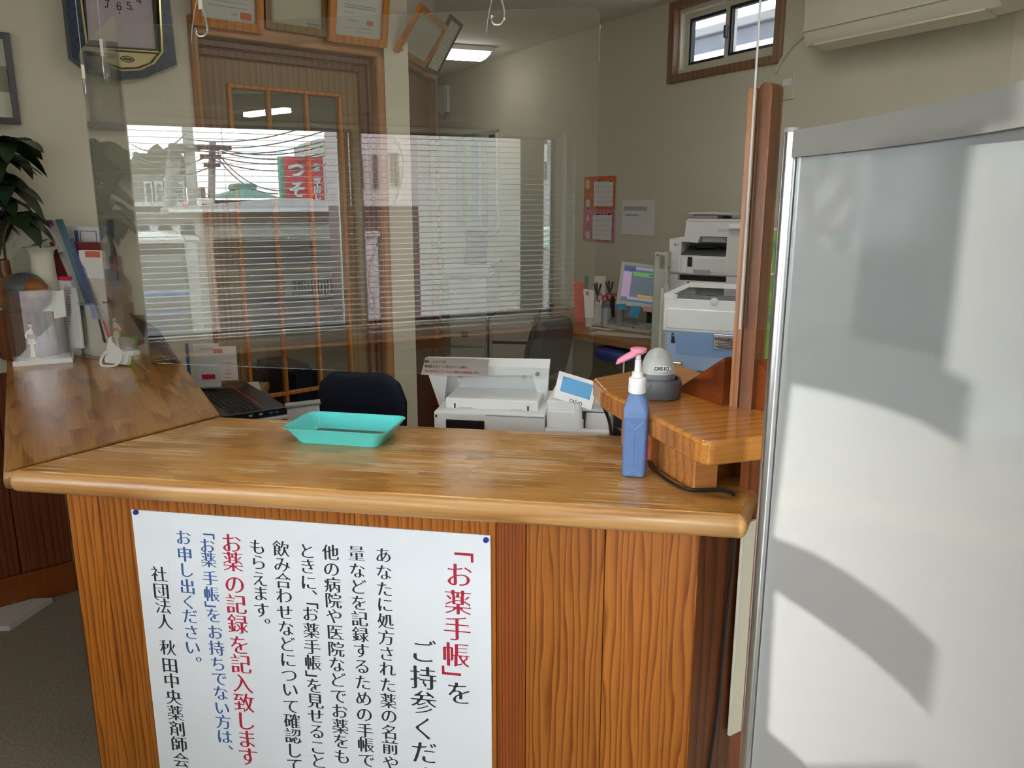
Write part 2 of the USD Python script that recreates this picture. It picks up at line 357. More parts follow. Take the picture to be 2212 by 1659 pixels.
for u in (580, 661): x = q(u, 210, .055)[0]; P(door, 'lattice_bar', B(x - bw / 2, x + bw / 2, .05, .08, lb, lt, .003), 'lattice_wood')
zb = q(640, 847, .055)[2]; P(door, 'lattice_bar', B(lx0, lx1, .052, .078, zb - bw / 2, zb + bw / 2, .003), 'lattice_wood')
xs = [lx0, q(580, 210, .055)[0], q(661, 210, .055)[0], lx1]; zs = [lb, zb, lt]
for i in range(3):
    for j in range(2): P(door, 'pane', B(xs[i] + .006, xs[i + 1] - .006, .064, .068, zs[j] + .006, zs[j + 1] - .006), 'picture_glass')

# second opening on the short wall
q = lambda u, v, y=0: WB.px(u, v, y)
ox0, ox1 = q(862, 200)[0], q(938, 200)[0]; ot = q(900, 148)[2]
wall('wall_short', WB, -.0, xbe, 0, .09, [(ox0, 0, ox1, ot)])
tr = T('trim_2', 'brown wooden casing of the narrow doorway beside the lattice door', fr=WB, kind='structure')
P(tr, 'jamb', B(ox0 - .02, ox0 + .012, -.018, .09, 0, ot, .004), 'trim_wood'); P(tr, 'jamb', B(ox1 - .05, ox1 + .012, -.018, .09, 0, ot, .004), 'jamb_wood')
P(tr, 'head', B(ox0 - .02, ox1 + .012, -.018, .09, ot - .015, ot + .045, .004), 'trim_wood_across')
P(tr, 'door_edge', B(ox0 + .36 * (ox1 - ox0), ox1 - .05, .02, .055, 0, ot - .015, .003), 'jamb_wood'); P(tr, 'backing_panel', B(ox0, ox0 + .4 * (ox1 - ox0), .06, .085, 0, ot - .015), 'grey_white')

def seg(name, a, b, t, mat='wall_paper'):
    a, b = np.array(a[:2], float), np.array(b[:2], float); L = np.linalg.norm(b - a)
    return wall(name, Fr(a, math.degrees(math.atan2(*(b - a)[::-1]))), 0, L, 0, t, mat=mat)
seg('wall_inner', endB, (-1.23, 8.69), .08); seg('wall_far', (-4.62, 8.75), (-1.2, 8.75), .1); seg('wall_side', (-4.68, 3.70), (-4.68, 8.69), .1)
seg('wall_front', (3.4, .05), (1.14, -2.26), .1)

# right wall with the high window
q = lambda u, v, y=0: WC.px(u, v, y)
wx0, wx1 = q(1447, 120)[0], q(1693, 90)[0]; wz0 = q(1570, 158)[2]; wz1 = wz0 + .46
ci = .04
wall('wall_right', WC, -4.5, 5.4, 0, .12, [(wx0 + ci, wz0 + ci, wx1 - ci, min(wz1 - ci, 2.46))], z1=CEIL + .02)
wn = T('window_1', 'small high sliding window with a brown wooden casing', fr=WC, kind='structure')
zt = min(wz1, 2.49)
for a in ((wx0, wx0 + ci + .01, wz0, zt), (wx1 - ci - .01, wx1, wz0, zt)): P(wn, 'casing', B(a[0], a[1], -.02, .10, a[2], a[3], .003), 'window_casing')
for a in ((wz0, wz0 + ci), (zt - ci, zt)): P(wn, 'casing', B(wx0 + .01, wx1 - .01, -.018, .10, a[0], a[1], .003), 'window_casing')
g0, g1, gz0, gz1 = wx0 + ci, wx1 - ci, wz0 + ci, zt - ci; gm = (g0 + g1) / 2
fr_ = sbox(g0, gz0, g1, gz1).difference(sbox(g0 + .022, gz0 + .022, g1 - .022, gz1 - .022)); P(wn, 'window_frame', ext(fr_, .02, .10), 'cream_sash')
for k, (a, b, y) in enumerate(((g0 + .024, gm + .022, .055), (gm - .022, g1 - .024, .035))):
    s_ = sbox(a, gz0 + .024, b, gz1 - .024); P(wn, 'sash', ext(s_.difference(s_.buffer(-.026, join_style=2)), y, y + .018), 'cream_sash')
    P(wn, 'seal', ext(s_.buffer(-.026, join_style=2).difference(s_.buffer(-.040, join_style=2)), y + .004, y + .03), 'black_seal')
    i_ = s_.buffer(-.038, join_style=2).bounds; P(wn, 'pane', B(i_[0], i_[2], y + .008, y + .012, i_[1], i_[3]), 'toned_glass')
P(wn, 'latch', B(gm - .012, gm + .004, .012, .034, (gz0 + gz1) / 2 - .03, (gz0 + gz1) / 2 + .03, .003), 'dark_grey')

# ---------------------------------------------------------------- the wall behind the visitor: big window, entrance door
q = lambda u, v, y=0: WW.px(u, v, y, True)
S0, S1 = q(268, 500)[0] - .07, q(1214, 500)[0] + .066; W0, W1 = q(500, 724)[2] - .064, q(500, 268)[2] + .064
def board_hit(u, v):
    """Where a line of sight meets the curved board (see the board's builder)."""
    o, d = ray(u, v); t = 1.0
    for _ in range(30): y = d[1] * t; t = BX(y) / d[0]
    return o + d * t
def BX(y): return .378 - .35 * (y - .76) ** 2
def to_door(u, v, y=.0):
    p = WW.loc(board_hit(u, v)); k = SUND @ WW.R; return p + k * (y - p[1]) / k[1]
D0, D1, DZ = to_door(1695, 900)[0] - .10, to_door(2212, 600)[0] + .75, 2.12
wall('wall_left', WW, -4.3, 4.3, -.13, 0, [(S0 - .0, W0, S1 + .0, W1), (D0, 0, D1, DZ)])
w2 = T('window_2', 'wide sliding window with white sashes behind the blind', fr=WW, kind='structure')
f_ = sbox(S0, W0, S1, W1); P(w2, 'window_frame', ext(f_.difference(sbox(S0 + .03, W0 + .03, S1 - .03, W1 - .03)), -.125, -.03), 'white_sash')
P(w2, 'sill', B(S0 - .05, S1 + .05, -.12, .07, W0 - .035, W0 + .004, .004), 'trim_wood_across')
P(w2, 'sill_apron', B(S0 - .05, S1 + .05, .0, .016, W0 - .10, W0 - .035, .002), 'cream_sash')
m0, m1 = q(738, 500, -.07)[0], q(785, 500, -.07)[0]
for (a, b, y) in ((S0 + .03, m1, -.075), (m0, S1 - .03, -.105)):
    s_ = sbox(a, W0 + .03, b, W1 - .03)
    P(w2, 'sash', ext(s_.difference(s_.buffer(-.034, join_style=2)), y, y + .028), 'cream_sash'); P(w2, 'seal', ext(s_.buffer(-.032, join_style=2).difference(s_.buffer(-.044, join_style=2)), y + .004, y + .026), 'black_seal')
    i_ = s_.buffer(-.040, join_style=2).bounds; P(w2, 'pane', B(i_[0], i_[2], y + .011, y + .016, i_[1], i_[3]), 'window_glass')
    wires = []; L = 3.0
    rect = sbox(*i_)
    for sg in (1, -1):
        for k in np.arange(-3.2, 3.2, .026):
            ln = LineString([(i_[0] - 1 + 0, k + i_[1] - sg * 1.0), (i_[0] + 3, k + i_[1] + sg * 3.0)]).intersection(rect)
            if ln.length > .02: (xa, za), (xb, zb2) = ln.coords[0], ln.coords[-1]; wires.append(cyl((xa, y + .0135, za), (xb, y + .0135, zb2), .00045, 3))
    P(w2, 'wire_mesh', cat_(wires), 'steel', kind='stuff')
# venetian blind
bl = T('venetian_blind', 'cream venetian blind, slats open, hanging in front of the big window', 'blind', WW.at([0, .035, 0]))
b0, b1 = q(276, 500, .035)[0], q(1250, 500, .035)[0]; bt, bb = q(280, 250, .035)[2], q(330, 742, .035)[2]
P(bl, 'head_rail', B(b0, b1, -.013, .013, bt, bt + .026, .003), 'cream_sash'); P(bl, 'bottom_rail', B(b0, b1, -.011, .011, bb - .006, bb + .006, .003), 'white_sash')
ns = 37; th = math.radians(-5)
for k in range(ns):
    z = bb + .018 + (bt - bb - .022) * k / (ns - 1); pr = []
    for i in range(5):
        s = (i / 4 - .5) * .024; c_ = .0011 * (1 - (2 * i / 4 - 1) ** 2); pr.append((s, z + c_ + s * math.tan(th)))
    V = [(x, y, zz) for x in (b0, b1) for y, zz in pr] + [(x, y, zz - .0005) for x in (b0, b1) for y, zz in pr]; Fc = []
    for i in range(4): Fc += [(i, i + 1, 5 + i + 1), (i, 5 + i + 1, 5 + i), (10 + i, 15 + i + 1, 10 + i + 1), (10 + i, 15 + i, 15 + i + 1)]
    Fc += [(0, 5, 15), (0, 15, 10), (4, 19, 9), (4, 14, 19)]
    P(bl, 'slat', trimesh.Trimesh(np.array(V), np.array(Fc), process=False), 'slat_white')
for u in (495, 1005, 1232):
    x = q(u, 500, .035)[0]
    for yy in (-.0125, .0125): P(bl, 'ladder_cord', cyl((x, yy, bb), (x, yy, bt), .0007, 5), 'white_sash')
x = q(800, 660, .05)[0]; P(bl, 'pull_cord', tube([(x, .03, bt), (x + .005, .03, 1.2), (x, .03, 1.08), (x + .012, .034, 1.03), (x + .004, .03, 1.0), (x - .008, .03, 1.04), (x, .03, 1.08)], .0014, 6), 'white_sash')

PB('asphalt', (.12, .12, .12), .9, var=.2, scale=3); PB('render_cream', (.50, .47, .40), .85); PB('render_white', (.92, .92, .91), .7); PB('render_pink', (.40, .33, .32), .85, var=.06, scale=2)
PB('concrete', (.17, .165, .155), .9, var=.15, scale=4); PB('dim_render', (.22, .20, .18), .9, var=.15, scale=4); PB('roof_slate', (.15, .145, .145), .7); PB('fascia_brown', (.30, .17, .12), .7); PB('dark_brown', (.11, .065, .055), .7)
PB('sign_red', lin(196, 40, 60), .5); PB('sign_orange', lin(220, 80, 50), .5); PB('sign_white', (.55, .58, .58), .6); PB('sign_green', lin(96, 160, 130), .6); PB('roof_green', lin(70, 120, 100), .6)
PB('pole_concrete', (.30, .30, .29), .8); PB('wire_dark', (.05, .05, .06), .6); PB('rail_blue', lin(70, 110, 160), .5); PB('car_silver', (.15, .155, .17), .3); PB('glass_dark', (.04, .05, .06), .1)
PB('tree_leaf', (.035, .04, .03), .9); PB('neighbour_grey', (.20, .21, .23), .8, var=.15, scale=5)
PB('plank_a', lin(176, 158, 140), .85, var=.2, scale=9); PB('plank_b', lin(140, 134, 130), .85, var=.2, scale=9); PB('plank_c', lin(196, 160, 122), .85, var=.2, scale=9)
# unseen entrance door: clear glass, films and stickers shaped so their shadows fall on the curved board
d2 = T('door_2', 'unseen glazed entrance door with white film, a poster and a no smoking sticker that shade the whiteboard', fr=WW, kind='structure')
fd = sbox(D0, 0, D1, DZ); P(d2, 'door_frame', ext(fd.difference(sbox(D0 + .035, .04, D1 - .035, DZ - .035)), -.09, -.01), 'aluminium')
P(d2, 'pane', B(D0 + .03, D1 - .03, -.052, -.046, .03, DZ - .03), 'window_glass')
def on_glass(pts, close=True):
    c = []
    n = len(pts)
    for i in range(n):
        (ua, va), (ub, vb) = pts[i], pts[(i + 1) % n]
        for k in range(6): c.append(tuple(to_door(ua + (ub - ua) * k / 6, va + (vb - va) * k / 6, -.044)[[0, 2]]))
    return Polygon(c).buffer(0)
gz = sbox(D0 + .03, .03, D1 - .03, DZ - .03); far = to_door(2212, 900)[0]
zone = [on_glass([(1712, 830), (1790, 847), (1870, 868), (1980, 905), (2080, 960), (2068, 1180), (2052, 1420), (1950, 1322), (1845, 1245), (1760, 1195), (1672, 1160)]),
        on_glass([(1676, 1276), (1760, 1332), (1870, 1412), (1960, 1492), (2024, 1560), (2010, 1655), (1745, 1655), (1700, 1612), (1660, 1580)]),
        on_glass([(2128, 1000), (2205, 1060), (2205, 1655), (2090, 1655), (2070, 1560), (2086, 1450)]),
        on_glass([(2105, 300), (2205, 300), (2205, 900), (2130, 842), (2046, 795), (2062, 680), (2080, 520)])]
clear = union_all(zone + [sbox(far, .03, D1, DZ)])
film = gz.difference(clear); po = on_glass([(1885, 318), (2108, 285), (2040, 775), (1840, 725)])
M['film'] = usdkit.material(stage, '/World/Looks/film', {'t': ('transparent_bsdf', {'color': (.44, .44, .44)}), 'd': ('diffuse_bsdf', {'color': (.5, .5, .5)}), 'm': ('mix_closure', {'fac': .1})}, [('t.BSDF', 'm.closure1'), ('d.BSDF', 'm.closure2')], surface='m.closure')
P(d2, 'film', ext(film, -.0458, -.0454), 'film'); P(d2, 'poster', ext(po, -.0453, -.0448), 'white_matt')
def ell(cx, cy, rx, ry, rot=0, n=20):
    a = np.arange(n) * 2 * np.pi / n; x, y = rx * np.cos(a), ry * np.sin(a); r = math.radians(rot)
    return on_glass([(cx + X * math.cos(r) - Y * math.sin(r), cy + X * math.sin(r) + Y * math.cos(r)) for X, Y in zip(x, y)])
TINT('red_film', (.62, .10, .14)); TINT('leaf_film', (.42, .74, .24)); TINT('teal_film', (.20, .50, .42)); TINT('blue_film', (.16, .18, .26))
ring = ell(1797, 436, 60, 74, 8).difference(ell(1797, 436, 41, 53, 8)); slash = on_glass([(1760, 478), (1820, 396), (1842, 412), (1780, 496)])
P(d2, 'sticker_ring', ext(union_all([ring, slash]), -.0447, -.0444), 'red_film')
lv = [(1770, 372, 20, 30, 20), (1838, 368, 18, 26, -20), (1745, 430, 16, 30, 0), (1755, 495, 22, 34, 20), (1850, 420, 16, 30, -10)]
P(d2, 'sticker_leaf', ext(union_all([ell(*a) for a in lv]).difference(ring), -.0447, -.0444), 'leaf_film')
lv = [(1785, 355, 16, 22, 0), (1818, 512, 20, 26, 0), (1842, 480, 20, 30, 30), (1740, 400, 14, 22, 0)]
P(d2, 'sticker_leaf', ext(union_all([ell(*a) for a in lv]).difference(ring), -.0443, -.0440), 'teal_film')
P(d2, 'sticker_print', ext(union_all([ell(1782, 448, 20, 6, -6, 8), ell(1808, 452, 9, 5, 0, 8), ell(1760, 388, 4, 5, 0, 6), ell(1775, 378, 4, 5, 0, 6), ell(1815, 366, 4, 6, 0, 6), ell(1832, 376, 4, 6, 0, 6), ell(1846, 392, 4, 6, 0, 6)]), -.0439, -.0436), 'blue_film')
po2 = T('entrance_porch', 'added cream porch with side walls and a flat roof, out of view, keeping sky light off the glazed door', 'porch', WW)  # porch added out of view to hold sky light off the door
P(po2, 'roof', B(D0 - .3, D1 + 1.1, -1.7, -.14, 2.56, 2.68), 'render_cream'); P(po2, 'side_wall', B(D0 - .42, D0 - .3, -1.6, -.14, -.1, 2.56), 'render_cream'); P(po2, 'step', B(D0 - .3, D1 + 1.1, -1.7, -.14, -.4, -.02), 'concrete')
P(d2, 'handle', B(D1 - .12, D1 - .095, -.04, .02, .85, 1.25, .006), 'steel')

# ---------------------------------------------------------------- the street outside the big window (met in the screen's mirror image)
GZ = -2.3
O('ground', B(-60, 60, -70, -.6, GZ - .2, GZ), 'asphalt', fr=WW, kind='structure')
O('foundation', B(-4.3, 4.3, -.6, -.13, GZ, .0), 'concrete', fr=WW, kind='structure')

def ob(u0, u1, v0, v1, d, t=.2, to_ground=False, extra=0):
    """A block whose front, d metres beyond the window, covers these bounds in the mirror image."""
    uc, vc = (u0 + u1) / 2, (v0 + v1) / 2
    x0, x1 = WW.px(u0, vc, -d, True)[0], WW.px(u1, vc, -d, True)[0]; z1, z0 = WW.px(uc, v0, -d, True)[2] + extra, WW.px(uc, v1, -d, True)[2]
    return (min(x0, x1), max(x0, x1), -d - t, -d, GZ if to_ground else z0, z1)
d = 9.0
sh = T('wooden_shed', 'wood clad shed with a dark roof, a cream beam and a white pillar', 'shed', WW)
b = ob(455, 760, 515, 720, d + 1.6, .3, True); nb = 22
for k in range(nb):
    za = GZ + (b[5] - GZ) * k / nb; zb_ = GZ + (b[5] - GZ) * (k + 1) / nb - .012
    P(sh, 'wall_plank', hull([(b[0], b[3], za), (b[1], b[3], za), (b[0], b[3] - .02, zb_), (b[1], b[3] - .02, zb_), (b[0], b[2], za), (b[1], b[2], za), (b[0], b[2], zb_), (b[1], b[2], zb_)]), ('plank_a', 'plank_b', 'plank_c', 'plank_b')[int(rng.integers(4))])
bm = ob(438, 738, 482, 514, d, 1.5); P(sh, 'beam', B(*bm, .03), 'render_cream')
fb = ob(430, 746, 462, 477, d - .1, 1.7); P(sh, 'fascia', B(*fb), 'fascia_brown'); P(sh, 'soffit', B(fb[0], fb[1], fb[2], fb[3], bm[5], fb[4]), 'roof_slate')
pi = ob(432, 468, 512, 735, d, .45, True); P(sh, 'pillar', B(*pi, .02), 'render_cream')
rx0, rx1 = WW.px(366, 470, -d + .3, True)[0], WW.px(748, 468, -d + .3, True)[0]; zr = fb[5]; pk = WW.px(650, 428, -d - 1, True)[2]; xa, xb_ = WW.px(612, 428, -d - 1, True)[0], WW.px(672, 428, -d - 1, True)[0]
P(sh, 'roof', hull([(rx0, -d + .3, zr), (rx1, -d + .3, zr), (rx0, -d - 2.6, zr), (rx1, -d - 2.6, zr), (rx0, -d + .3, zr + .06), (rx1, -d + .3, zr + .06), (xa, -d - 1.1, pk), (xb_, -d - 1.1, pk), (rx0, -d - 2.6, zr + .06), (rx1, -d - 2.6, zr + .06)]), 'roof_slate')
P(sh, 'roof_edge', B(rx0, rx1, -d + .3, -d + .36, zr + .03, zr + .075), 'white_sash')
vg = ob(616, 742, 592, 643, d + 1.5, .06); P(sh, 'vent_frame', ext(sbox(vg[0], vg[4], vg[1], vg[5]).difference(sbox(vg[0] + .11, vg[4] + .06, vg[1] - .05, vg[5] - .06)), vg[2], vg[3] + .02), 'render_cream')
P(sh, 'vent_back', B(vg[0] + .1, vg[1] - .04, vg[2], vg[2] + .02, vg[4] + .05, vg[5] - .05), 'black_seal')
for k in range(15): x = vg[0] + .13 + (vg[1] - vg[0] - .22) * k / 14; P(sh, 'vent_bar', B(x, x + .022, vg[2] + .02, vg[3] + .02, vg[4] + .05, vg[5] - .05), 'render_cream')
wp = T('white_gate_pillar', 'white painted gate pillar beside the wooden shed', 'pillar', WW); pi = ob(406, 434, 520, 735, d - .4, .5, True); P(wp, 'shaft', B(*pi, .02), 'render_white'); P(wp, 'cap', B(pi[0] - .03, pi[1] + .03, pi[2] - .03, pi[3] + .03, pi[5], pi[5] + .06, .015), 'render_white')
# red sign
sg = T('red_shop_sign', 'large red shop sign with white characters above the shed roof', 'sign', WW); d = 16
b = ob(618, 700, 338, 432, d, .35); P(sg, 'panel', B(*b, .02), 'sign_red'); w_ = b[1] - b[0]; h_ = b[5] - b[4]
P(sg, 'stripe', B(b[0] + w_ * .54, b[0] + w_ * .66, b[3], b[3] + .02, b[4], b[5]), 'sign_orange')
for t_, cx_, cz_, hh in (('つ', .27, .70, .40), ('そ', .27, .25, .40), ('米', .80, .76, .20), ('本', .80, .44, .20), ('店', .80, .25, .18), ('し', .80, .08, .18)):
    P(sg, 'lettering', text_plate(t_, hh * h_, [b[0] + cx_ * w_, b[3] + .01, b[4] + cz_ * h_], (1, 0, 0), (0, 0, 1), .02, bold=5, center=True).apply_translation([0, .022, 0]), 'sign_white')
P(sg, 'post', B(b[0] + .1, b[0] + .3, b[2] - .3, b[2], GZ, b[5]), 'pole_concrete'); P(sg, 'post', B(b[1] - .3, b[1] - .1, b[2] - .3, b[2], GZ, b[5]), 'pole_concrete')
bs = ob(606, 617, 338, 432, d + .2, .3); P(sg, 'side_panel', B(*bs), 'sign_green')
bu = T('green_white_building', 'pale building with green strips rising behind the red sign', 'building', WW); b = ob(702, 745, 300, 470, d + 2, 4, True); P(bu, 'wall', B(*b), 'render_cream')
for u in (706, 722): s_ = ob(u, u + 6, 350, 415, d + 1.95, .06); P(bu, 'window', B(*s_), 'sign_green')
bb2 = ob(690, 745, 300, 345, d + 4, 3, True); P(bu, 'upper_wall', B(*bb2), 'render_cream')
# low buildings to the left
d = 24
bu = T('grey_sign_building', 'low grey building carrying rows of small white sign panels', 'building', WW); b = ob(284, 402, 380, 445, d, 4, True); P(bu, 'wall', B(*b), 'concrete')
for i, u in enumerate((312, 335, 356, 380)):
    s_ = ob(u, u + 18, 384 if i == 2 else 392, 440, d - .1, .1); P(bu, 'sign_panel', B(*s_), 'sign_white'); hh = (s_[5] - s_[4])
    for k, ch in enumerate(('目黒日', '大文本', '白川大', '川田口')[i]): P(bu, 'lettering', text_plate(ch, hh * .26, [(s_[0] + s_[1]) / 2, s_[3] + .02, s_[5] - hh * (.2 + .3 * k)], (1, 0, 0), (0, 0, 1), .02, bold=3, center=True).apply_translation([0, .02, 0]), 'ink')
s_ = ob(284, 440, 436, 446, d - .3, .3); P(bu, 'canopy', B(*s_), 'sign_white'); s_ = ob(290, 440, 446, 470, d - .05, .1); P(bu, 'shop_front', B(*s_), 'dark_brown'); s_ = ob(395, 418, 440, 452, d - .35, .1); P(bu, 'round_sign', B(*s_, .1), 'sign_orange')
bu = T('white_bay_house', 'small pale house with a white bay window left of the shed', 'house', WW); d = 17; b = ob(420, 446, 404, 480, d + .6, 1.6, True); P(bu, 'wall', B(*b), 'concrete'); b = ob(430, 462, 428, 462, d, .6, True); P(bu, 'bay', B(*b, .02), 'render_white'); s_ = ob(437, 456, 440, 458, d - .05, .1); P(bu, 'window', B(*s_), 'glass_dark')
bu = T('green_roofed_house', 'low house with a curved pale green roof behind the shed', 'house', WW); d = 20; b = ob(466, 618, 432, 480, d, 3, True); P(bu, 'wall', B(*b), 'concrete')
b = ob(462, 612, 408, 428, d - .4, 3.2); P(bu, 'roof', hull([(b[0], b[3], b[4]), (b[1], b[3], b[4]), (b[0], b[2], b[4]), (b[1], b[2], b[4]), (b[0] + .8, b[3] - .6, b[5]), (b[1] - .8, b[3] - .6, b[5]), (b[0] + .8, b[2] + .4, b[5]), (b[1] - .8, b[2] + .4, b[5])]), 'roof_green'); b = ob(505, 556, 396, 412, d + 1, 1.5); P(bu, 'ridge', B(*b, .2), 'roof_green')
bu = T('grey_shop_front', 'pale grey shop front with a dark window beyond the road', 'building', WW); d = 14; b = ob(285, 440, 462, 512, d + .3, 2, True); P(bu, 'wall', B(*b), 'concrete'); s_ = ob(398, 424, 478, 510, d + .2, .12); P(bu, 'window', B(*s_), 'glass_dark')
for k in range(4): s_ = ob(300 + 24 * k, 318 + 24 * k, 488, 508, d + .22, .1); P(bu, 'window', B(*s_), 'sign_white' if k % 2 else 'glass_dark')
bs = T('bushes', 'dark trees standing behind the low grey sign building', 'trees', WW)
mm = []
for k in range(9):
    c = WW.px(300 + k * 11, 372 - 14 * (k % 3 == 1) - 8 * (k == 4), -32, True); m = trimesh.creation.icosphere(3, .42 + .17 * rng.random()); v = m.vertices; n_ = meshkit.fbm(v * 4 + k, 3)[:, None]; m.vertices = v * (.55 + .9 * n_) + c; mm.append(m)
P(bs, 'foliage', cat_(mm), 'tree_leaf', kind='stuff')
P(bs, 'trunk', cat_([cyl((WW.px(300 + k * 11, 372, -32, True)[0], -32, GZ), WW.px(300 + k * 11, 372, -32, True), .09, 6) for k in range(9)]), 'tree_leaf')
# street furniture
car = T('silver_van', 'silver van parked on the road left of the white gate pillar', 'van', WW); d = 8.0; b = ob(296, 404, 518, 606, d, 1.7, False); P(car, 'roof', B(b[0], b[1], b[2], b[3], b[5] - .05, b[5] + .05, .05), 'white_sash')
P(car, 'body', B(b[0] - .3, b[1], b[2], b[3], GZ + .35, b[4] + .35, .12), 'car_silver'); P(car, 'window', B(b[0] - .1, b[1] - .1, b[2] + .04, b[3] - .04, b[4] + .33, b[5] - .04, .05), 'glass_dark')
for x in (b[0] + .3, b[1] - .4): P(car, 'wheel', cyl((x, b[3] - .2, GZ + .32), (x, b[3] + .02, GZ + .32), .32, 20), 'black_plastic')
gr = T('blue_guard_rail', 'blue and grey guard rail along the road below the window', 'guard rail', WW); d = 4.2
for (v0, v1, mt) in ((632, 642, 'rail_blue'), (654, 664, 'concrete'), (676, 682, 'rail_blue')): b = ob(286, 410, v0, v1, d, .05); P(gr, 'rail', B(b[0] - 2, *b[1:], .01), mt)
for u in (300, 345, 385): b = ob(u, u + 5, 634, 730, d + .06, .06, True); P(gr, 'post', B(*b, .01), 'rail_blue')
def pole(name, label, u, v0, v1, ub, d, r, arms):
    t = T(name, label, 'utility pole', WW); a = WW.px(u, v0, -d, True); c = WW.px(ub, v1, -d, True); c2 = c + (c - a) * ((GZ - c[2]) / (c[2] - a[2])) if abs(c[2] - a[2]) > .1 else c
    P(t, 'shaft', cyl(c2, a, r * 1.2, 14, r), 'pole_concrete')
    for (u0, u1, v) in arms: p1, p2 = WW.px(u0, v, -d + .2, True), WW.px(u1, v + 3, -d + .2, True); P(t, 'crossarm', B(min(p1[0], p2[0]), max(p1[0], p2[0]), p1[1] - .05, p1[1] + .05, p1[2] - .05, p1[2] + .05), 'wire_dark')
    return t
t = pole('utility_pole', 'tall pale concrete utility pole carrying a transformer', 402, 250, 410, 416, 19.5, .13, [(372, 432, 322)])
b = ob(365, 400, 309, 330, 19.2, .4); P(t, 'transformer', B(*b, .04), 'dark_grey')
pole('utility_pole', 'thin dark utility pole with two cross arms right of the concrete pole', 459, 306, 412, 457, 18, .08, [(420, 500, 318), (432, 478, 338), (440, 476, 356)])
pole('utility_pole', 'short stout pole just left of the concrete utility pole', 376, 334, 402, 370, 20, .16, [(356, 392, 338)])
for k, (ua, va, ub, vb) in enumerate([(285, 330, 402, 318), (285, 342, 460, 330), (402, 312, 740, 268), (402, 320, 740, 292), (460, 318, 740, 300), (460, 322, 740, 318), (460, 336, 740, 322), (459, 345, 735, 345), (285, 352, 459, 358), (402, 300, 720, 250), (470, 330, 610, 412), (470, 340, 600, 418), (285, 312, 402, 288)]):
    a, c = WW.px(ua, va, -19.3 if ua < 450 else -18, True), WW.px(ub, vb, -15, True); mid = (a + c) / 2 - [0, 0, .25]
    O('overhead_wire', tube([a, mid, c], .014, 5, 8), 'wire_dark', 'thin dark overhead wire crossing the pale sky outside', 'wire', WW, group='overhead wires in the street')
# right half of the view
bu = T('pink_house', 'pinkish rendered house with narrow brown windows across the street', 'house', WW); d = 6.2
b = ob(762, 905, 288, 446, d, 1.4, False, 3.6); P(bu, 'wall', B(*b), 'render_pink'); lo = ob(762, 905, 446, 720, d + .25, 1.15, True); P(bu, 'lower_wall', B(*lo), 'dark_brown')  # wall carried up above the view to block sun at the window
for (u0, u1, v0, v1) in ((809, 816, 334, 408), (780, 785, 340, 408), (846, 853, 330, 400), (856, 862, 330, 402)): s_ = ob(u0, u1, v0, v1, d - .04, .06); P(bu, 'window', B(*s_), 'dark_brown')
s_ = ob(796, 820, 500, 720, d + .1, .2, True); P(bu, 'white_post', B(*s_, .02), 'render_pink'); s_ = ob(786, 822, 500, 512, d + .05, .3); P(bu, 'post_head', B(*s_, .02), 'render_pink')
bu = T('brown_house', 'dark brown timber house right of the pink house', 'house', WW); d = 7.9; b = ob(906, 985, 318, 600, d, 1.4, True, 4.2); P(bu, 'wall', B(*b), 'dark_brown')  # height added above the view keeps sun out of the window
for u in (918, 934): s_ = ob(u, u + 10, 335, 410, d - .04, .06); P(bu, 'window', B(*s_), 'fascia_brown')
bu = T('grey_apartment_block', 'pale grey apartment block filling the right of the street view', 'building', WW); d = 9.5; b = ob(985, 1230, 300, 720, d, 4, True, .2); P(bu, 'wall', B(*b), 'dim_render'); P(bu, 'upper_wall', B(b[0], 6.62, b[2], b[3] + .002, b[5] - .1, b[5] + 3.6), 'dim_render')  # upper wall added out of view to stop sun entering the window
for (u0, u1, v0, v1, mt) in ((1120, 1176, 300, 345, 'neighbour_grey'), (1176, 1196, 312, 350, 'render_cream'), (1130, 1200, 470, 520, 'render_cream'), (1180, 1212, 290, 700, 'neighbour_grey'), (1010, 1040, 330, 400, 'glass_dark'), (1130, 1210, 602, 625, 'glass_dark'), (985, 1015, 500, 560, 'glass_dark')):
    s_ = ob(u0, u1, v0, v1, d - .06, .08); P(bu, 'facade_panel', B(*s_), mt)
wl = T('white_garden_wall', 'long white garden wall before the houses across the street', 'wall', WW); b = ob(838, 1100, 566, 587, 6.5, .15); P(wl, 'coping', B(*b, .01), 'sign_white'); b2 = ob(838, 1100, 587, 720, 6.55, .1, True); P(wl, 'panel', B(*b2), 'concrete'); s_ = ob(906, 916, 562, 586, 6.45, .08); P(wl, 'plate', B(*s_), 'sign_orange')
ac = T('outdoor_unit', 'white outdoor air conditioner case standing before the garden wall', 'air conditioner', WW); b = ob(1049, 1102, 494, 567, 6.15, .3); P(ac, 'case', B(*b, .03), 'render_white'); P(ac, 'stand', B(b[0] + .05, b[1] - .05, b[2] + .05, b[3] - .05, GZ, b[4]), 'concrete'); P(ac, 'grille', cyl(((b[0] + b[1]) / 2, b[3] - .01, (b[4] + b[5]) / 2), ((b[0] + b[1]) / 2, b[3] + .02, (b[4] + b[5]) / 2), (b[5] - b[4]) * .36, 24), 'concrete')
po_ = T('white_street_post', 'square white post with a small cap before the garden wall', 'post', WW); b = ob(1018, 1041, 584, 690, 5.5, .2, True); P(po_, 'shaft', B(*b, .02), 'render_white')
fe = T('white_slat_gate', 'white slatted gate standing right of the white street post', 'gate', WW)
for k in range(6): b = ob(1057, 1104, 590 + 17 * k, 600 + 17 * k, 5.6, .04); P(fe, 'slat', B(*b, .005), 'render_white')
b = ob(1050, 1056, 588, 690, 5.62, .05, True); P(fe, 'post', B(*b), 'glass_dark'); b = ob(1105, 1110, 588, 690, 5.62, .05, True); P(fe, 'post', B(*b), 'render_white')
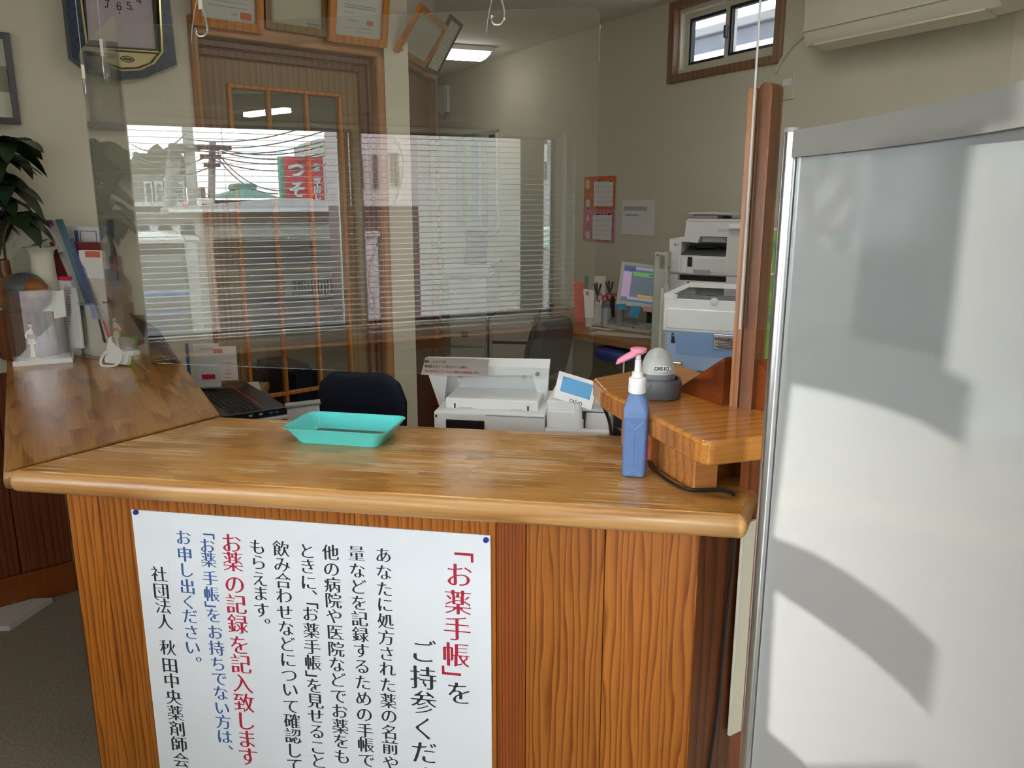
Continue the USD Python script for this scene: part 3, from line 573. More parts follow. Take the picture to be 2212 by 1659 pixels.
st = T('street_notice', 'white and green notice board fixed to a tall pole outside', 'notice', WW); b = ob(1174, 1196, 490, 534, 4.6, .03); P(st, 'board', B(*b), 'render_white'); P(st, 'green_band', B(b[0] + .6 * (b[1] - b[0]), b[1], b[3], b[3] + .01, b[4], b[5]), 'sign_green')
for k in range(4): z = b[4] + (b[5] - b[4]) * k / 4; P(st, 'green_line', B(b[0], b[1], b[3], b[3] + .012, z, z + .012), 'sign_green')
P(st, 'pole', cyl(((b[0] + b[1]) / 2, b[2] - .04, GZ), ((b[0] + b[1]) / 2, b[2] - .04, b[5] + .5), .03, 10), 'pole_concrete')
nb_ = T('neighbour_house', 'grey neighbouring house seen through the small high window', 'house', WC)
xa, xb_ = WC.px(1470, 100, 2.2)[0] - 1, WC.px(1700, 60, 2.2)[0] + 2; zt_ = WC.px(1560, 62, 2.2)[2]
P(nb_, 'wall', B(xa, xb_, 2.2, 3.2, GZ, zt_), 'neighbour_grey'); P(nb_, 'gutter', B(xa, xb_, 2.1, 2.2, zt_ - .25, zt_ - .19, .01), 'aluminium'); P(nb_, 'coping', B(xa, xb_, 2.15, 3.2, zt_ - .03, zt_ + .04, .01), 'pole_concrete')
# ---------------------------------------------------------------- the counter
CT = .93
K = Fr(onz(76, 1018, CT)[:2], -9.5)
k2 = lambda u, v, z=CT: K.hz(u, v, z)[:2]
pL = (-.062, -.012); pS = tuple(k2(478, 896)); pR = tuple(k2(1608, 1088)); yb = .447
e_r = k2(1560, 1052); dr_ = unit(np.r_[e_r - pR, 0])[:2]
right_top = (pR[0] + dr_[0] * .48 + .30, yb)
main = Polygon([pL, (pR[0] - .0, -.012), (pR[0] + .005, .03), (e_r[0] + .03, e_r[1]), (e_r[0] + .14, yb), (pS[0], yb)])
main = main.buffer(-.012, quad_segs=4).buffer(.012, quad_segs=4)
ct = T('service_counter', 'wooden service counter with a worn laminated top and pine board front', 'counter', K)
th = .046
P(ct, 'top_edge', slab(Polygon(main.convex_hull.exterior), CT - th, CT - .001, .020), 'counter_nose', 40)
inner = main.convex_hull.buffer(-.013)
def lamellas(parent, poly, y0, y1, x0, x1, zt, t, mat, w=.0345, seed=1):
    r = np.random.default_rng(seed); y = y0
    while y < y1:
        x = x0 - r.random() * .5; ye = min(y + w, y1)
        while x < x1:
            xe = x + .28 + r.random() * .38; g = sbox(x, y, xe, ye).intersection(poly)
            if g.area > 2e-4 and g.geom_type == 'Polygon': P(parent, 'lamella', exz(g, zt - t, zt), mat)
            x = xe
        y = ye
lamellas(ct, inner, -.0, yb, -.1, 1.7, CT, .004, 'counter_top')
# front boards
fy = .045
ft = CT - th
def fx(u, v=1300): return K.px(u, v, fy)[0]
xs = [fx(172), fx(238), fx(482), fx(774), fx(1072), fx(1136), fx(1304), fx(1505)]
mats = ['pine_board', 'pine_board', 'pine_board', 'pine_board', 'pine_edge', 'pine_board', 'pine_board']
for i in range(7): P(ct, 'front_board', B(xs[i] + .0006, xs[i + 1] - .0006, fy, fy + .02, 0, ft, .0012), mats[i])
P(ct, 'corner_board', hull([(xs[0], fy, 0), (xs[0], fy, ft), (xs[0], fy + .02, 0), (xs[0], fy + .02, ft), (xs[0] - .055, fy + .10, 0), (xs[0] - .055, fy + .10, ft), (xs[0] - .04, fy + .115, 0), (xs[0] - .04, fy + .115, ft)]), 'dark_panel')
# right side panel, running back to the right
sp0 = np.array([xs[7], fy]); a = math.radians(42); sd = np.array([math.cos(a), math.sin(a)]); sn = np.array([-sd[1], sd[0]])
for i, (l0, l1) in enumerate(((0, .115), (.116, .23), (.231, .36))):
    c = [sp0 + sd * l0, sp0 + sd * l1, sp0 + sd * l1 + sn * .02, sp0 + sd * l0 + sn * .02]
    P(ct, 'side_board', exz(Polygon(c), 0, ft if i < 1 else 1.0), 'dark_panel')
P(ct, 'inner_carcass', B(xs[0] + .03, xs[7] - .03, fy + .03, yb - .03, 0, ft - .002), 'desk_wood')
# left arm of the counter
LA = Fr(K.wor([pL[0], pL[1], 0])[:2], 90 + 30.3)          # x runs back along the arm, y to the left
la = lambda W: LA.loc(W)[:2]
wS = K.wor([pS[0], pS[1] + .002, 0]); i1 = LA.loc(onz(335, 700, CT)); L_ = 1.60
arm = Polygon([(0.003, 0.002), tuple(la(wS) + [.003, 0]), (L_ + .6, la(wS)[1] - .06), (L_ + .6, .03)]).convex_hull
wa_ = [tuple(LA.loc(WA.wor([x, y, 0]))[:2]) for x, y in ((-6, -.04), (6, -.04), (6, 6), (-6, 6))]; arm = arm.difference(Polygon(wa_)).convex_hull
lc = T('left_counter', 'laminated wooden counter arm running back to the wall at the left', 'counter', LA)
P(lc, 'top_edge', slab(arm.buffer(-.001), CT - th, CT - .001, .018), 'counter_nose', 40)
ia = arm.buffer(-.004); bnd = ia.bounds
lamellas(lc, ia, bnd[1], bnd[3], bnd[0] - .1, bnd[2], CT, .004, 'counter_top_end', w=.046, seed=5)
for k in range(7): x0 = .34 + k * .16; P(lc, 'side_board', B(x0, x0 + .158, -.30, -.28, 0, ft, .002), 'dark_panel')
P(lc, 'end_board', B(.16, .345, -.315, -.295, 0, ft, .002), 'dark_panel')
# low wood clad wall under the left pictures
wz = T('wainscot', 'dark wood clad lower part of the left wall', 'wainscot', WA, kind='structure')
for k in range(8): x0 = -2.0 + .17 * k; P(wz, 'board', B(x0, x0 + .168, -.03, -.004, .12, .86, .003), 'dark_panel')
P(wz, 'skirting', B(-2.0, -.64, -.038, -.004, 0, .12, .004), 'pine_edge')
# raised ledge at the right with its support
LZ = 1.05
c0 = onz(1523, 957, LZ)[:2]; G = Fr(c0, 90 + 18.6)          # x back along the ledge, y to the left
gl = lambda u, v, z=LZ: G.hz(u, v, z)[:2]
led = Polygon([(0, -.30), (0, 0), (.395, 0), (.53, -.03), (.62, -.30)]).convex_hull; led = led.buffer(-.022, quad_segs=4).buffer(.022, quad_segs=4)
lg = T('raised_ledge', 'raised wooden ledge with rounded corners at the right end of the counter', 'ledge', G)
P(lg, 'top', slab(led, LZ - .044, LZ, .007, 3), 'ledge_wood', 40)
for k in range(7): x0 = .03 + k * .055; P(lg, 'edge_block', B(x0 + .0004, x0 + .0546, -.006, .0015, LZ - .037, LZ - .007), 'ledge_edge')
s0 = gl(1498, 1062, CT); P(lg, 'support', B(s0[0], s0[0] + .30, s0[1] - .05, s0[1], CT, LZ - .044, .002), 'ledge_edge')
P(lg, 'back_board', B(s0[0] + .045, s0[0] + .07, s0[1] - .26, s0[1] - .045, CT - .2, LZ - .044, .002), 'dark_panel')
# post of two boards with braces, holding the right screen
b0_ = gl(1575, 877); b1_ = gl(1592, 880); b2_ = gl(1596, 881); b3_ = gl(1622, 886)
pt = T('screen_post', 'tall post of two rounded wooden boards standing on the raised ledge', 'post', G)
H1 = 1.648
def board(p, q_, t, h, name, mat):
    """An upright board with a rounded top between two points of the ledge."""
    p, q_ = np.array(p), np.array(q_); L = np.linalg.norm(q_ - p); r = min(L * .45, .022)
    g = sbox(0, LZ, L, h - r).union(rrect(0, L, h - 2.2 * r, h, r)); m = ext(g, 0, t); ex = np.r_[(q_ - p) / L, 0]; m = place(m, [p[0], p[1], 0], ex, np.cross([0, 0, 1], ex), [0, 0, 1])
    P(pt, name, m, mat)
board(b0_, b1_, .042, H1, 'front_board', 'post_edge'); board(b2_, b3_, .042, H1 + .006, 'back_board', 'post_wood')
u_ = unit(np.r_[b3_ - b0_, 0]); nrm = np.cross([0, 0, 1], u_)
br = np.r_[gl(1484, 842), 0]; b0p = np.r_[b0_, 0] + nrm * .012
ln = np.linalg.norm(br - b0p); ex = (br - b0p) / ln
P(pt, 'brace', place(ext(Polygon([(.002, LZ), (ln, LZ), (ln, LZ + .006), (.002, LZ + .098)]), 0, .024), b0p, ex, np.cross([0, 0, 1], ex), [0, 0, 1]), 'brace_wood')
b3p = np.r_[b3_, 0] + nrm * .012
P(pt, 'brace', place(ext(Polygon([(.002, LZ), (.13, LZ), (.13, LZ + .008), (.002, LZ + .098)]), 0, .024), b3p, -ex, np.cross([0, 0, 1], -ex), [0, 0, 1]), 'brace_wood')

# ---------------------------------------------------------------- clear screens
def rounded_sheet(w, h, r, t): return ext(rrect(0, w, 0, h, r), -t / 2, t / 2)
SF = Fr(PP[:2], -10.5)
a0, a1 = SF.px(290, 430)[0], SF.px(1288, 430)[0]; z0, z1 = SF.px(550, 793)[2], SF.px(700, 38)[2]
S1t = T('hanging_screen', 'large clear acrylic screen hanging above the counter and mirroring the window', 'acrylic screen', SF)
P(S1t, 'sheet', rounded_sheet(a1 - a0, z1 - z0, .022, .003).apply_translation([a0, 0, z0]), 'acrylic')
def hook(parent, x, z, y=0):
    P(parent, 'hook', tube([(x - .012, y - .004, z - .012), (x - .008, y, z - .026), (x + .006, y, z - .024), (x + .010, y, z - .006), (x + .003, y, z + .02), (x, y, z + .03)], .0026, 8), 'steel')
    P(parent, 'sleeve', cyl((x, y, z + .022), (x, y, z + .055), .0045, 12), 'cream_sash'); P(parent, 'hanging_line', cyl((x, y, z + .05), (x, y, CEIL), .0007, 6), 'pale_ink')
    P(parent, 'loose_end', tube([(x - .002, y, z + .05), (x - .014, y - .004, z + .01), (x - .022, y - .006, z - .04)], .0008, 5), 'pale_ink')
for u in (437, 1078): hook(S1t, SF.px(u, 60)[0], z1 + .002)
# second screen, along the left arm
n0 = onz(327, 808, z0)[:2]; S2 = Fr(n0, 90 + 34.5)
l2 = S2.px(196, 330)[0]
t2_ = T('side_screen', 'clear acrylic screen hanging edge on above the left counter arm', 'acrylic screen', S2)
P(t2_, 'sheet', rounded_sheet(l2, z1 - z0 - .0, .02, .003).apply_translation([0, 0, z0]), 'acrylic')
for u in (222,): hook(t2_, S2.px(u, 110)[0], z1 - .075, .0)
# third screen, in the post's slot
S3 = Fr(G.wor([*(b1_ * .5 + b2_ * .5), 0])[:2] + np.array([-.008, -.012]), -9.0)
za = S3.px(1600, 711)[2]; x3 = S3.px(2180, 150)[0]
t3_ = T('right_screen', 'clear acrylic screen standing in the slot of the wooden post', 'acrylic screen', S3)
P(t3_, 'sheet', rounded_sheet(x3, 1.80 - za, .02, .003).apply_translation([0, 0, za]), 'acrylic'); P(t3_, 'lit_edge', B(-.0035, .0, -.0022, .0022, za, 1.80), 'grey_white')  # pale strip paints the light caught along the sheet edge
# spare hanging cord with a loop
c_ = S2.px(176, 120, .06); cd = T('spare_hanger', 'thin spare hanger line with a small loop at the left edge of the screens', 'hanger', S2.at([c_[0], .06, 0]))
zl = S2.px(178, 212, .06)[2]; P(cd, 'line', cyl((0, 0, zl + .06), (0, 0, CEIL), .0006, 6), 'pale_ink'); P(cd, 'sleeve', cyl((0, 0, zl + .03), (0, 0, zl + .055), .003, 8), 'cream_sash')
P(cd, 'loop', tube([(0, 0, zl + .035), (-.008, 0, zl + .018), (-.002, 0, zl), (.008, 0, zl + .012), (.001, 0, zl + .034)], .0012, 6), 'steel')

# ---------------------------------------------------------------- notice on the counter front
SG = Fr(K.wor([0, fy, 0])[:2], -9.5)
c4 = [SG.px(*p_, -.0035) for p_ in ((284, 1101), (1058, 1157), (1064, 1659), (345, 1659))]
x0s = (c4[0][0] + c4[3][0]) / 2; x1s = (c4[1][0] + c4[2][0]) / 2; zt0, zt1 = c4[0][2], c4[1][2]; ztm = (zt0 + zt1) / 2
nt = T('notice_board', 'white vertical Japanese notice with red, black and blue writing pinned to the counter front', 'notice', SG)
P(nt, 'panel', ext(Polygon([(x0s, ztm - .60), (x1s, ztm - .60), (x1s, zt1), (x0s, zt0)]), -.0035, -.0008), 'sign_board')
cols = [('﹁お薬手帳﹂', [1203, 1242, 1301, 1358, 1414, 1450], 993, 984, 56, 'red_ink'), ('を', [1497], 992, 992, 54, 'ink'),
        ('ご持参くださ', [1407, 1464, 1517, 1573, 1625, 1679], 914, 917, 54, 'ink'),
        ('あなたに処方された薬の名前や', [1199, 1236, 1272, 1306, 1341.5, 1377, 1412, 1445, 1479.5, 1514, 1546.6, 1581, 1613.7, 1648], 828, 844, 34, 'ink'),
        ('量などを記録するための手帳で', [1195, 1232, 1267, 1302, 1336.5, 1370.6, 1405, 1439, 1474, 1508.6, 1543, 1578, 1608.6, 1641.5], 770, 792, 34, 'ink'),
        ('他の病院や医院などでお薬をも', [1193, 1229, 1263, 1297, 1331, 1365.6, 1402, 1435, 1468, 1503, 1536, 1569, 1601, 1634], 714, 739, 34, 'ink'),
        ('ときに、﹁お薬手帳﹂を見せること', [1190, 1223, 1258, 1288, 1308, 1326, 1362, 1397, 1431, 1456, 1481, 1513.7, 1546.6, 1579.5, 1613.7, 1644], 663, 688, 34, 'ink'),
        ('飲み合わせなどについて確認して', [1185, 1219, 1254, 1287, 1322.5, 1357, 1391, 1425, 1458, 1489.6, 1525, 1557, 1589.6, 1621, 1652], 607, 637, 34, 'ink'),
        ('もらえます。', [1181, 1214, 1250, 1282, 1317.5, 1350], 556, 567, 33, 'ink'),
        ('お薬の記録を記入致します', [1173, 1213, 1262, 1305, 1348, 1393, 1434, 1476, 1517.5, 1557, 1596, 1634], 500, 536, 42, 'red_ink'),
        ('﹁お薬手帳﹂をお持ちでない方は、', [1158, 1178.5, 1209, 1249, 1283, 1306, 1329, 1365.6, 1400, 1434, 1465.6, 1497, 1529, 1559, 1591, 1622], 446, 488, 32, 'blue_ink'),
        ('お申し出ください。', [1161, 1197, 1231, 1267, 1300, 1331, 1365.6, 1398.5, 1432], 396, 419, 32, 'blue_ink')]
cols.append(('社団法人秋田中央薬剤師会', [1240, 1276, 1308.6, 1343, 1398.5, 1436.5, 1470.6, 1506, 1540, 1574, 1607, 1641.5], 344, 391, 33, 'ink'))
sx = lambda u, v: SG.px(u, v, -.0035)
for s_, vs, u0, u1, em, mt in cols:
    gs = []
    for i, (ch, v) in enumerate(zip(s_, vs)):
        u = u0 + (u1 - u0) * ((v - vs[0]) / (vs[-1] - vs[0]) if len(vs) > 1 else 0); c = sx(u, v); e = abs(sx(u + em, v)[0] - c[0]) * 1.10
        du, dv = (.62, .55) if ch in '、。' else ((.0, .30) if ch == '﹁' else (.0, -.30) if ch == '﹂' else (0, 0))
        gs.append(affinity.translate(affinity.scale(glyph(ch, ch not in '﹁﹂'), e, e, origin=(0, 0)), c[0] + du * e, c[2] + dv * e))
    P(nt, 'lettering', ext(union_all(gs), -.0041, -.0033), mt)
st0, st1 = sx(345, 1222), sx(395, 1659)
P(nt, 'label_strip', ext(sbox(min(st0[0], st1[0]) - .018, st1[2], max(st0[0], st1[0]) + .016, st0[2] + .01), -.0037, -.0033), 'sign_board')
for i, (u, v) in enumerate(((294, 1106), (1050, 1166))):
    c = sx(u, v); O('push_pin', cat_([cyl((0, 0, 0), (0, -.004, 0), .0055, 18, .0048), cyl((0, .004, 0), (0, .0005, 0), .001, 6)]), 'pin_blue', ('blue round push pin in the upper left corner of the white notice', 'blue round push pin in the upper right corner of the white notice')[i], 'push pin', SG.at([c[0], -.0036, c[2]]), smooth=40)

# ---------------------------------------------------------------- things on the counter
# coin tray
tc = [onz(607, 922, .968), onz(828, 935, .968), onz(888, 901, .968), onz(665, 892, .968)]; cen = sum(tc) / 4
ang = math.degrees(math.atan2(*(tc[1] - tc[0])[[1, 0]])); TF = Fr(cen[:2], ang - .5, CT); hx, hy = .119, .075
tt = T('coin_tray', 'turquoise plastic coin tray with a grey mat on the worn counter top', 'tray', TF)
w_ = .002
prof = [(0, hx - .028, hy - .026, .014), (.004, hx - .026, hy - .024, .014), (.004 + .0, hx - .024, hy - .022, .016), (.008, hx - .022, hy - .020, .016), (.030, hx - .006, hy - .006, .022), (.036, hx, hy, .024), (.0385, hx + .001, hy + .001, .024), (.0385, hx - .003, hy - .003, .022),
        (.034, hx - .007, hy - .007, .021), (.012, hx - .022, hy - .020, .014), (.006, hx - .028, hy - .026, .012), (.004, hx - .032, hy - .030, .010)]
P(tt, 'body', rloft(prof, 6), 'turquoise', 50); P(tt, 'mat', exz(rrect(-hx + .032, hx - .032, -hy + .030, hy - .030, .008), .0045, .0075), 'tray_mat')
# sanitiser bottle
bp = onz(1370, 1024, CT); BF = Fr(bp[:2], -14, CT)
bo = T('sanitiser_bottle', 'blue translucent square pump bottle standing at the right of the counter', 'bottle', BF)
n = {'p': ('principled_bsdf', {'base_color': lin(120, 152, 206), 'roughness': .28, 'subsurface_weight': .0}), 't': ('translucent_bsdf', {'color': lin(130, 165, 222)}), 'm': ('mix_closure', {'fac': .35})}
n2_ = {'p': ('principled_bsdf', {'base_color': lin(146, 178, 228), 'roughness': .28}), 't': ('translucent_bsdf', {'color': lin(150, 185, 240)}), 'm': ('mix_closure', {'fac': .45})}
M['blue_bottle_light'] = usdkit.material(stage, '/World/Looks/blue_bottle_light', n2_, [('p.BSDF', 'm.closure1'), ('t.BSDF', 'm.closure2')], surface='m.closure')
M['blue_bottle'] = usdkit.material(stage, '/World/Looks/blue_bottle', n, [('p.BSDF', 'm.closure1'), ('t.BSDF', 'm.closure2')], surface='m.closure')
bw_ = .0222
P(bo, 'body', rloft([(0, bw_ - .004, bw_ - .004, .008), (.002, bw_ - .001, bw_ - .001, .008), (.006, bw_, bw_, .007), (.118, bw_ + .0005, bw_ + .0005, .007)], 6), 'blue_bottle', 40)
P(bo, 'upper_body', rloft([(.118, bw_ + .0005, bw_ + .0005, .007), (.130, bw_ + .001, bw_ + .001, .008), (.140, bw_ - .001, bw_ - .001, .010), (.155, .0165, .0165, .013), (.160, .0135, .0135, .0134), (.166, .0125, .0125, .0124)], 6), 'blue_bottle_light', 40)
for s_ in (-1, 1):     # moulded ribs on the visible faces
    rb = [cyl((0, -bw_ - .0003, .018), (0, -bw_ - .0003, .095), .0006, 6), cyl((0, -bw_ - .0003, .018), (s_ * .014, -bw_ - .0003, .006), .0006, 6), cyl((0, -bw_ - .0003, .095), (s_ * .015, -bw_ - .0003, .111), .0006, 6)]
    P(bo, 'rib', cat_(rb), 'mid_blue')
P(bo, 'cap', lathe([(0, .163), (.0160, .163), (.0168, .166), (.0164, .190), (.0150, .192), (.0112, .193), (.0106, .203), (.0, .204)]), 'white_plastic', 40)
P(bo, 'stem', lathe([(0, .20), (.0066, .20), (.0060, .226), (.0048, .227), (.0048, .238), (0, .238)]), 'white_plastic', 40)
PB('pink_plastic', lin(246, 150, 180), .35)
P(bo, 'pump_head', lathe([(0, .236), (.0085, .236), (.0150, .241), (.0155, .247), (.0140, .2485), (0, .249)]), 'pink_plastic', 40)
sp = rloft([(0, .0105, .009, .007), (.012, .0100, .0095, .007), (.026, .0095, .0085, .006), (.036, .009, .0065, .005), (.040, .0085, .005, .004)], 5)
P(bo, 'spout', place(sp, (-.004, -.002, .240), unit((.15, -.9, 0)), unit((.35, 0, .9)), unit((-.88, -.12, -.46))), 'pink_plastic', 40)
# CASIO reader in its cup
rc = onz(1432, 868, LZ) + np.array([-.005, .044, 0]); RF = Fr(rc[:2], -4, LZ)
rd = T('barcode_reader', 'light grey domed hand reader in a dark grey cup on the raised ledge', 'reader', RF)
PB('cup_grey', (.085, .09, .095), .38); PB('reader_grey', (.46, .47, .43), .35); PB('reader_band', (.15, .16, .18), .45)
cup_ = P(rd, 'cup', rloft([(0, .045, .040, .036), (.003, .048, .043, .038), (.020, .050, .045, .040), (.036, .049, .044, .040), (.042, .047, .042, .040), (.041, .043, .038, .036), (.030, .042, .037, .035)], 8), 'cup_grey', 50)
P(rd, 'band', rloft([(.030, .036, .032, .030), (.046, .036, .031, .030), (.052, .0355, .030, .029)], 8), 'reader_band', 50)
dm = [(.050, .0350, .030, .029), (.062, .0340, .0285, .028), (.076, .0305, .026, .0258), (.088, .0255, .022, .0218), (.097, .018, .016, .0158), (.102, .009, .008, .0079), (.1035, .001, .001, .0009)]
dome_ = P(rd, 'dome', rloft(dm, 8), 'reader_grey', 60); P(dome_, 'button', cyl((.0, -.0215, .089), (.0, -.0245, .0895), .0038, 14), 'grey_plastic')
ov = affinity.scale(Point(0, 0).buffer(1), .0185, .0062); bd_ = P(dome_, 'badge', xf(ext(ov, -.001, .004), rot=[(-9, [1, 0, 0])], tr=(.004, -.0298, .0655)), 'grey_white')
P(dome_, 'lettering', xf(ext(affinity.scale(line2d('CASIO', .0105, bold=3, center=True), 1.0, .9, origin=(0, 0)), -.0018, .001), rot=[(-9, [1, 0, 0])], tr=(.004, -.0302, .0655)), 'ink')
# cables
def W2(p): return np.asarray(p, float)
ty = lambda u, v, y: ony(u, v, y)
O('display_cable', tube([ty(1350, 833, 1.86), ty(1320, 836, 1.86), ty(1300, 848, 1.87), ty(1305, 880, 1.89), ty(1318, 920, 1.95), ty(1322, 945, 2.0)], .0042, 8), 'cable', 'black cable bending down beside the customer display', 'cable')
O('counter_cable', tube([onz(1402, 996, CT + .004), onz(1420, 1020, CT + .004), onz(1450, 1042, CT + .004), onz(1482, 1056, CT + .004), onz(1530, 1059, CT + .004), onz(1562, 1060, CT + .004), onz(1585, 1070, CT + .002)], .0032, 8), 'cable', 'black cable lying on the counter top around the foot of the ledge', 'cable')
sdw = lambda l, z_, o=-.004: K.wor([*(sp0 + sd * l - sn * (-o)), z_])
O('side_cable', tube([sdw(.085, .86), sdw(.080, .75), sdw(.072, .6), sdw(.068, .5), sdw(.055, .38), sdw(.05, .25)], .003, 8), 'cable', 'thin dark cable running down the dark right side of the counter', 'cable')
O('hanging_signboard', exz(Polygon([tuple(K.wor([*(sp0 + sd * l - sn * o), 0])[:2]) for l, o in ((.098, .006), (.185, .006), (.185, .012), (.098, .012))]), .43, .872), 'old_paper', 'long cream signboard hanging on the dark side of the counter beside the whiteboard', 'signboard')
# pink thing behind the bottle
O('pink_case', xf(B(-.02, .02, -.01, .01, 0, .05, .006), tr=(0, 0, 0)), 'red_film' if False else 'pink_case' if 'pink_case' in M else PB('pink_case', lin(214, 40, 90), .4), 'small bright pink case behind the blue bottle', 'case', Fr(G.wor([.27, -.03, 0])[:2], 20, CT))
# ---------------------------------------------------------------- curved whiteboard
bt_ = T('whiteboard_screen', 'tall curved white enamel board with an aluminium post and grey top rail', 'whiteboard')
ys = np.linspace(1.035, .16, 48); zb0, zb1 = .12, 1.505
def sheet(off0, off1, za, zb, ya, yb_, n=48):
    V = []; Fc = []
    for i, y in enumerate(np.linspace(ya, yb_, n)):
        nx = unit((-1, -.7 * (y - .76))); p = np.array([BX(y), y])
        for o in (off0, off1):
            for z in (za, zb): V.append((*(p - nx * o), z))
    for i in range(n - 1):
        a, b = 4 * i, 4 * i + 4
        for (i0, j0) in ((0, 1), (1, 3), (3, 2), (2, 0)): Fc += [(a + i0, b + i0, b + j0), (a + i0, b + j0, a + j0)]
    Fc += [(0, 1, 3), (0, 3, 2)]; e = 4 * (n - 1); Fc += [(e, e + 3, e + 1), (e, e + 2, e + 3)]
    m = trimesh.Trimesh(np.array(V), np.array(Fc), process=False); m.fix_normals(); return m
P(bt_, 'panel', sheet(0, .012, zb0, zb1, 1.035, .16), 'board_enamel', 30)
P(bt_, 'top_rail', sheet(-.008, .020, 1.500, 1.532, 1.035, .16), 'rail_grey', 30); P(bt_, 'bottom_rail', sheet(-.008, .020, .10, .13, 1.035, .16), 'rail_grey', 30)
px_, py_ = BX(1.045) - .002, 1.047
P(bt_, 'post', lathe([(0, .0), (.0105, .0), (.0105, 1.53), (0, 1.53)], (px_, py_, 0), 28), 'aluminium', 40); P(bt_, 'post_cap', lathe([(0, 1.53), (.0105, 1.53), (.0108, 1.533), (.009, 1.536), (0, 1.537)], (px_, py_, 0), 24), 'rail_grey', 40)
P(bt_, 'post', lathe([(0, .0), (.0105, .0), (.0105, 1.53), (0, 1.53)], (BX(.15) - .002, .148, 0), 20), 'aluminium', 40)
P(bt_, 'foot', B(px_ - .02, px_ + .02, py_ - .02, py_ + .02, 0, .03, .004), 'rail_grey')

# ---------------------------------------------------------------- things on the left counter
PF = lambda u, v, z=CT, rz=0: Fr(onz(u, v, z)[:2], rz, z)
cb0, cb1 = onz(28, 793, CT), onz(158, 783, CT); ang = math.degrees(math.atan2(*(cb1 - cb0)[[1, 0]])); CF = Fr(cb0[:2], ang, CT); cw = np.linalg.norm(cb1 - cb0); cd_ = .11
zc = CF.px(90, 628)[2]
dc = T('display_case', 'clear display case with a white base holding a small painted figure', 'display case', CF)
P(dc, 'base', B(0, cw, 0, cd_, 0, .0165, .001), 'white_plastic')
for bx_ in ((.002, cw - .002, .002, .0045, .0166, zc), (.002, cw - .002, cd_ - .0045, cd_ - .002, .0166, zc), (.002, .0045, .005, cd_ - .005, .0166, zc), (cw - .0045, cw - .002, .005, cd_ - .005, .0166, zc), (.002, cw - .002, .002, cd_ - .002, zc + .0002, zc + .0026)): P(dc, 'wall', B(*bx_), 'case_acrylic')
fx_ = CF.px(72, 740, .055)[0]; FG = CF.at([fx_, .05, .0168])
fg = T('figurine', 'small painted figure in a white skirt standing in the display case', 'figurine', FG)
PB('skin', lin(232, 196, 150), .5); PB('hair_dark', (.05, .035, .03), .5); PB('orange_paint', lin(226, 120, 40), .5)
P(fg, 'stand', lathe([(0, 0), (.020, 0), (.020, .003), (0, .0031)], n=24), 'orange_paint'); P(fg, 'leg', loft([((.0, 0, .003), .0065), ((.001, 0, .006), .0075), ((.001, 0, .02), .0045), ((0, 0, .050), .0055)], 12), 'skin', 40)
P(fg, 'leg', loft([((-.007, .002, .003), .006), ((-.006, .002, .02), .0042), ((-.005, .001, .050), .005)], 12), 'skin', 40)
P(fg, 'skirt', lathe([(0, .046), (.0165, .047), (.015, .058), (.0105, .074), (.0105, .086), (.006, .096), (0, .097)], n=20), 'paper', 40); P(fg, 'apron_print', B(-.011, .011, -.0150, -.0120, .066, .078, .002), 'orange_paint')
hd_ = P(fg, 'head', trimesh.creation.icosphere(3, .0095).apply_translation([0, 0, .106]), 'skin', True); P(hd_, 'hair', trimesh.creation.icosphere(3, .0105).apply_scale([1, 1, .8]).apply_translation([0, .0025, .1115]), 'hair_dark', True)
for s_ in (-1, 1): P(fg, 'arm', loft([((s_ * .009, 0, .090), .0038), ((s_ * .018, -.004, .074), .0032), ((s_ * .016, -.012, .066), .003)], 10), 'paper', 40)
c1 = [CF.px(50, 632, .085), CF.px(141, 627, .085), CF.px(146, 683, .085), CF.px(66, 698, .085)]
O('case_card', quad([c1[3], c1[2], c1[1], c1[0]], .0006), 'paper', 'blank white card leaning inside the display case behind the figure', 'card', CF)
# pen holder with face
pp = onz(252, 790, CT); PHF = Fr(pp[:2], -22, CT)
ph = T('pen_stand', 'small white and green folding pen stand with a printed face and a wire loop foot', 'pen stand', PHF)
PB('lime', lin(120, 214, 40), .4)
fp = lambda u, v, y=0.0: PHF.px(u, v, y)
A_, B_, C_, D_ = fp(218, 738, .012), fp(252, 737, .012), fp(272, 792, -.002), fp(240, 775, -.01)
k_ = abs(fp(272, 790)[0] - fp(218, 790)[0])
P(ph, 'front', place(ext(rrect(-.5 * k_, .42 * k_, 0, .088, .012), 0, .012), (0, .0, .006), (1, 0, 0), unit((0, .85, -.35)), unit((0, .35, .93))), 'white_plastic', 30)
P(ph, 'pocket', place(ext(rrect(-.42 * k_, .34 * k_, 0, .098, .004), .0125, .030), (0, .0, .006), (1, 0, 0), unit((0, .85, -.35)), unit((0, .35, .93))), 'lime', 30)
P(ph, 'loop', tube([(-.34 * k_, -.004, .042), (-.42 * k_, -.020, .008), (-.36 * k_, -.024, .004), (.0 * k_, -.026, .0035), (.16 * k_, -.024, .006), (.26 * k_, -.004, .042)], .0042, 8), 'white_plastic', 40)
for dx_, dz_, r_ in ((-.16, .062, .0016), (.02, .064, .0018), (-.12, .055, .001)): P(ph, 'printed_eye', place(cyl((0, -.0006, 0), (0, .001, 0), r_, 8), (dx_ * k_, .35 * dz_ - .0004, .006 + .93 * dz_), (1, 0, 0), unit((0, .85, -.35)), unit((0, .35, .93))), 'ink')
P(ph, 'printed_mouth', place(B(-.004, .004, -.0006, .001, 0, .001), (.06 * k_, .35 * .05 - .0004, .006 + .93 * .05), (1, 0, 0), unit((0, .85, -.35)), unit((0, .35, .93))), 'ink')
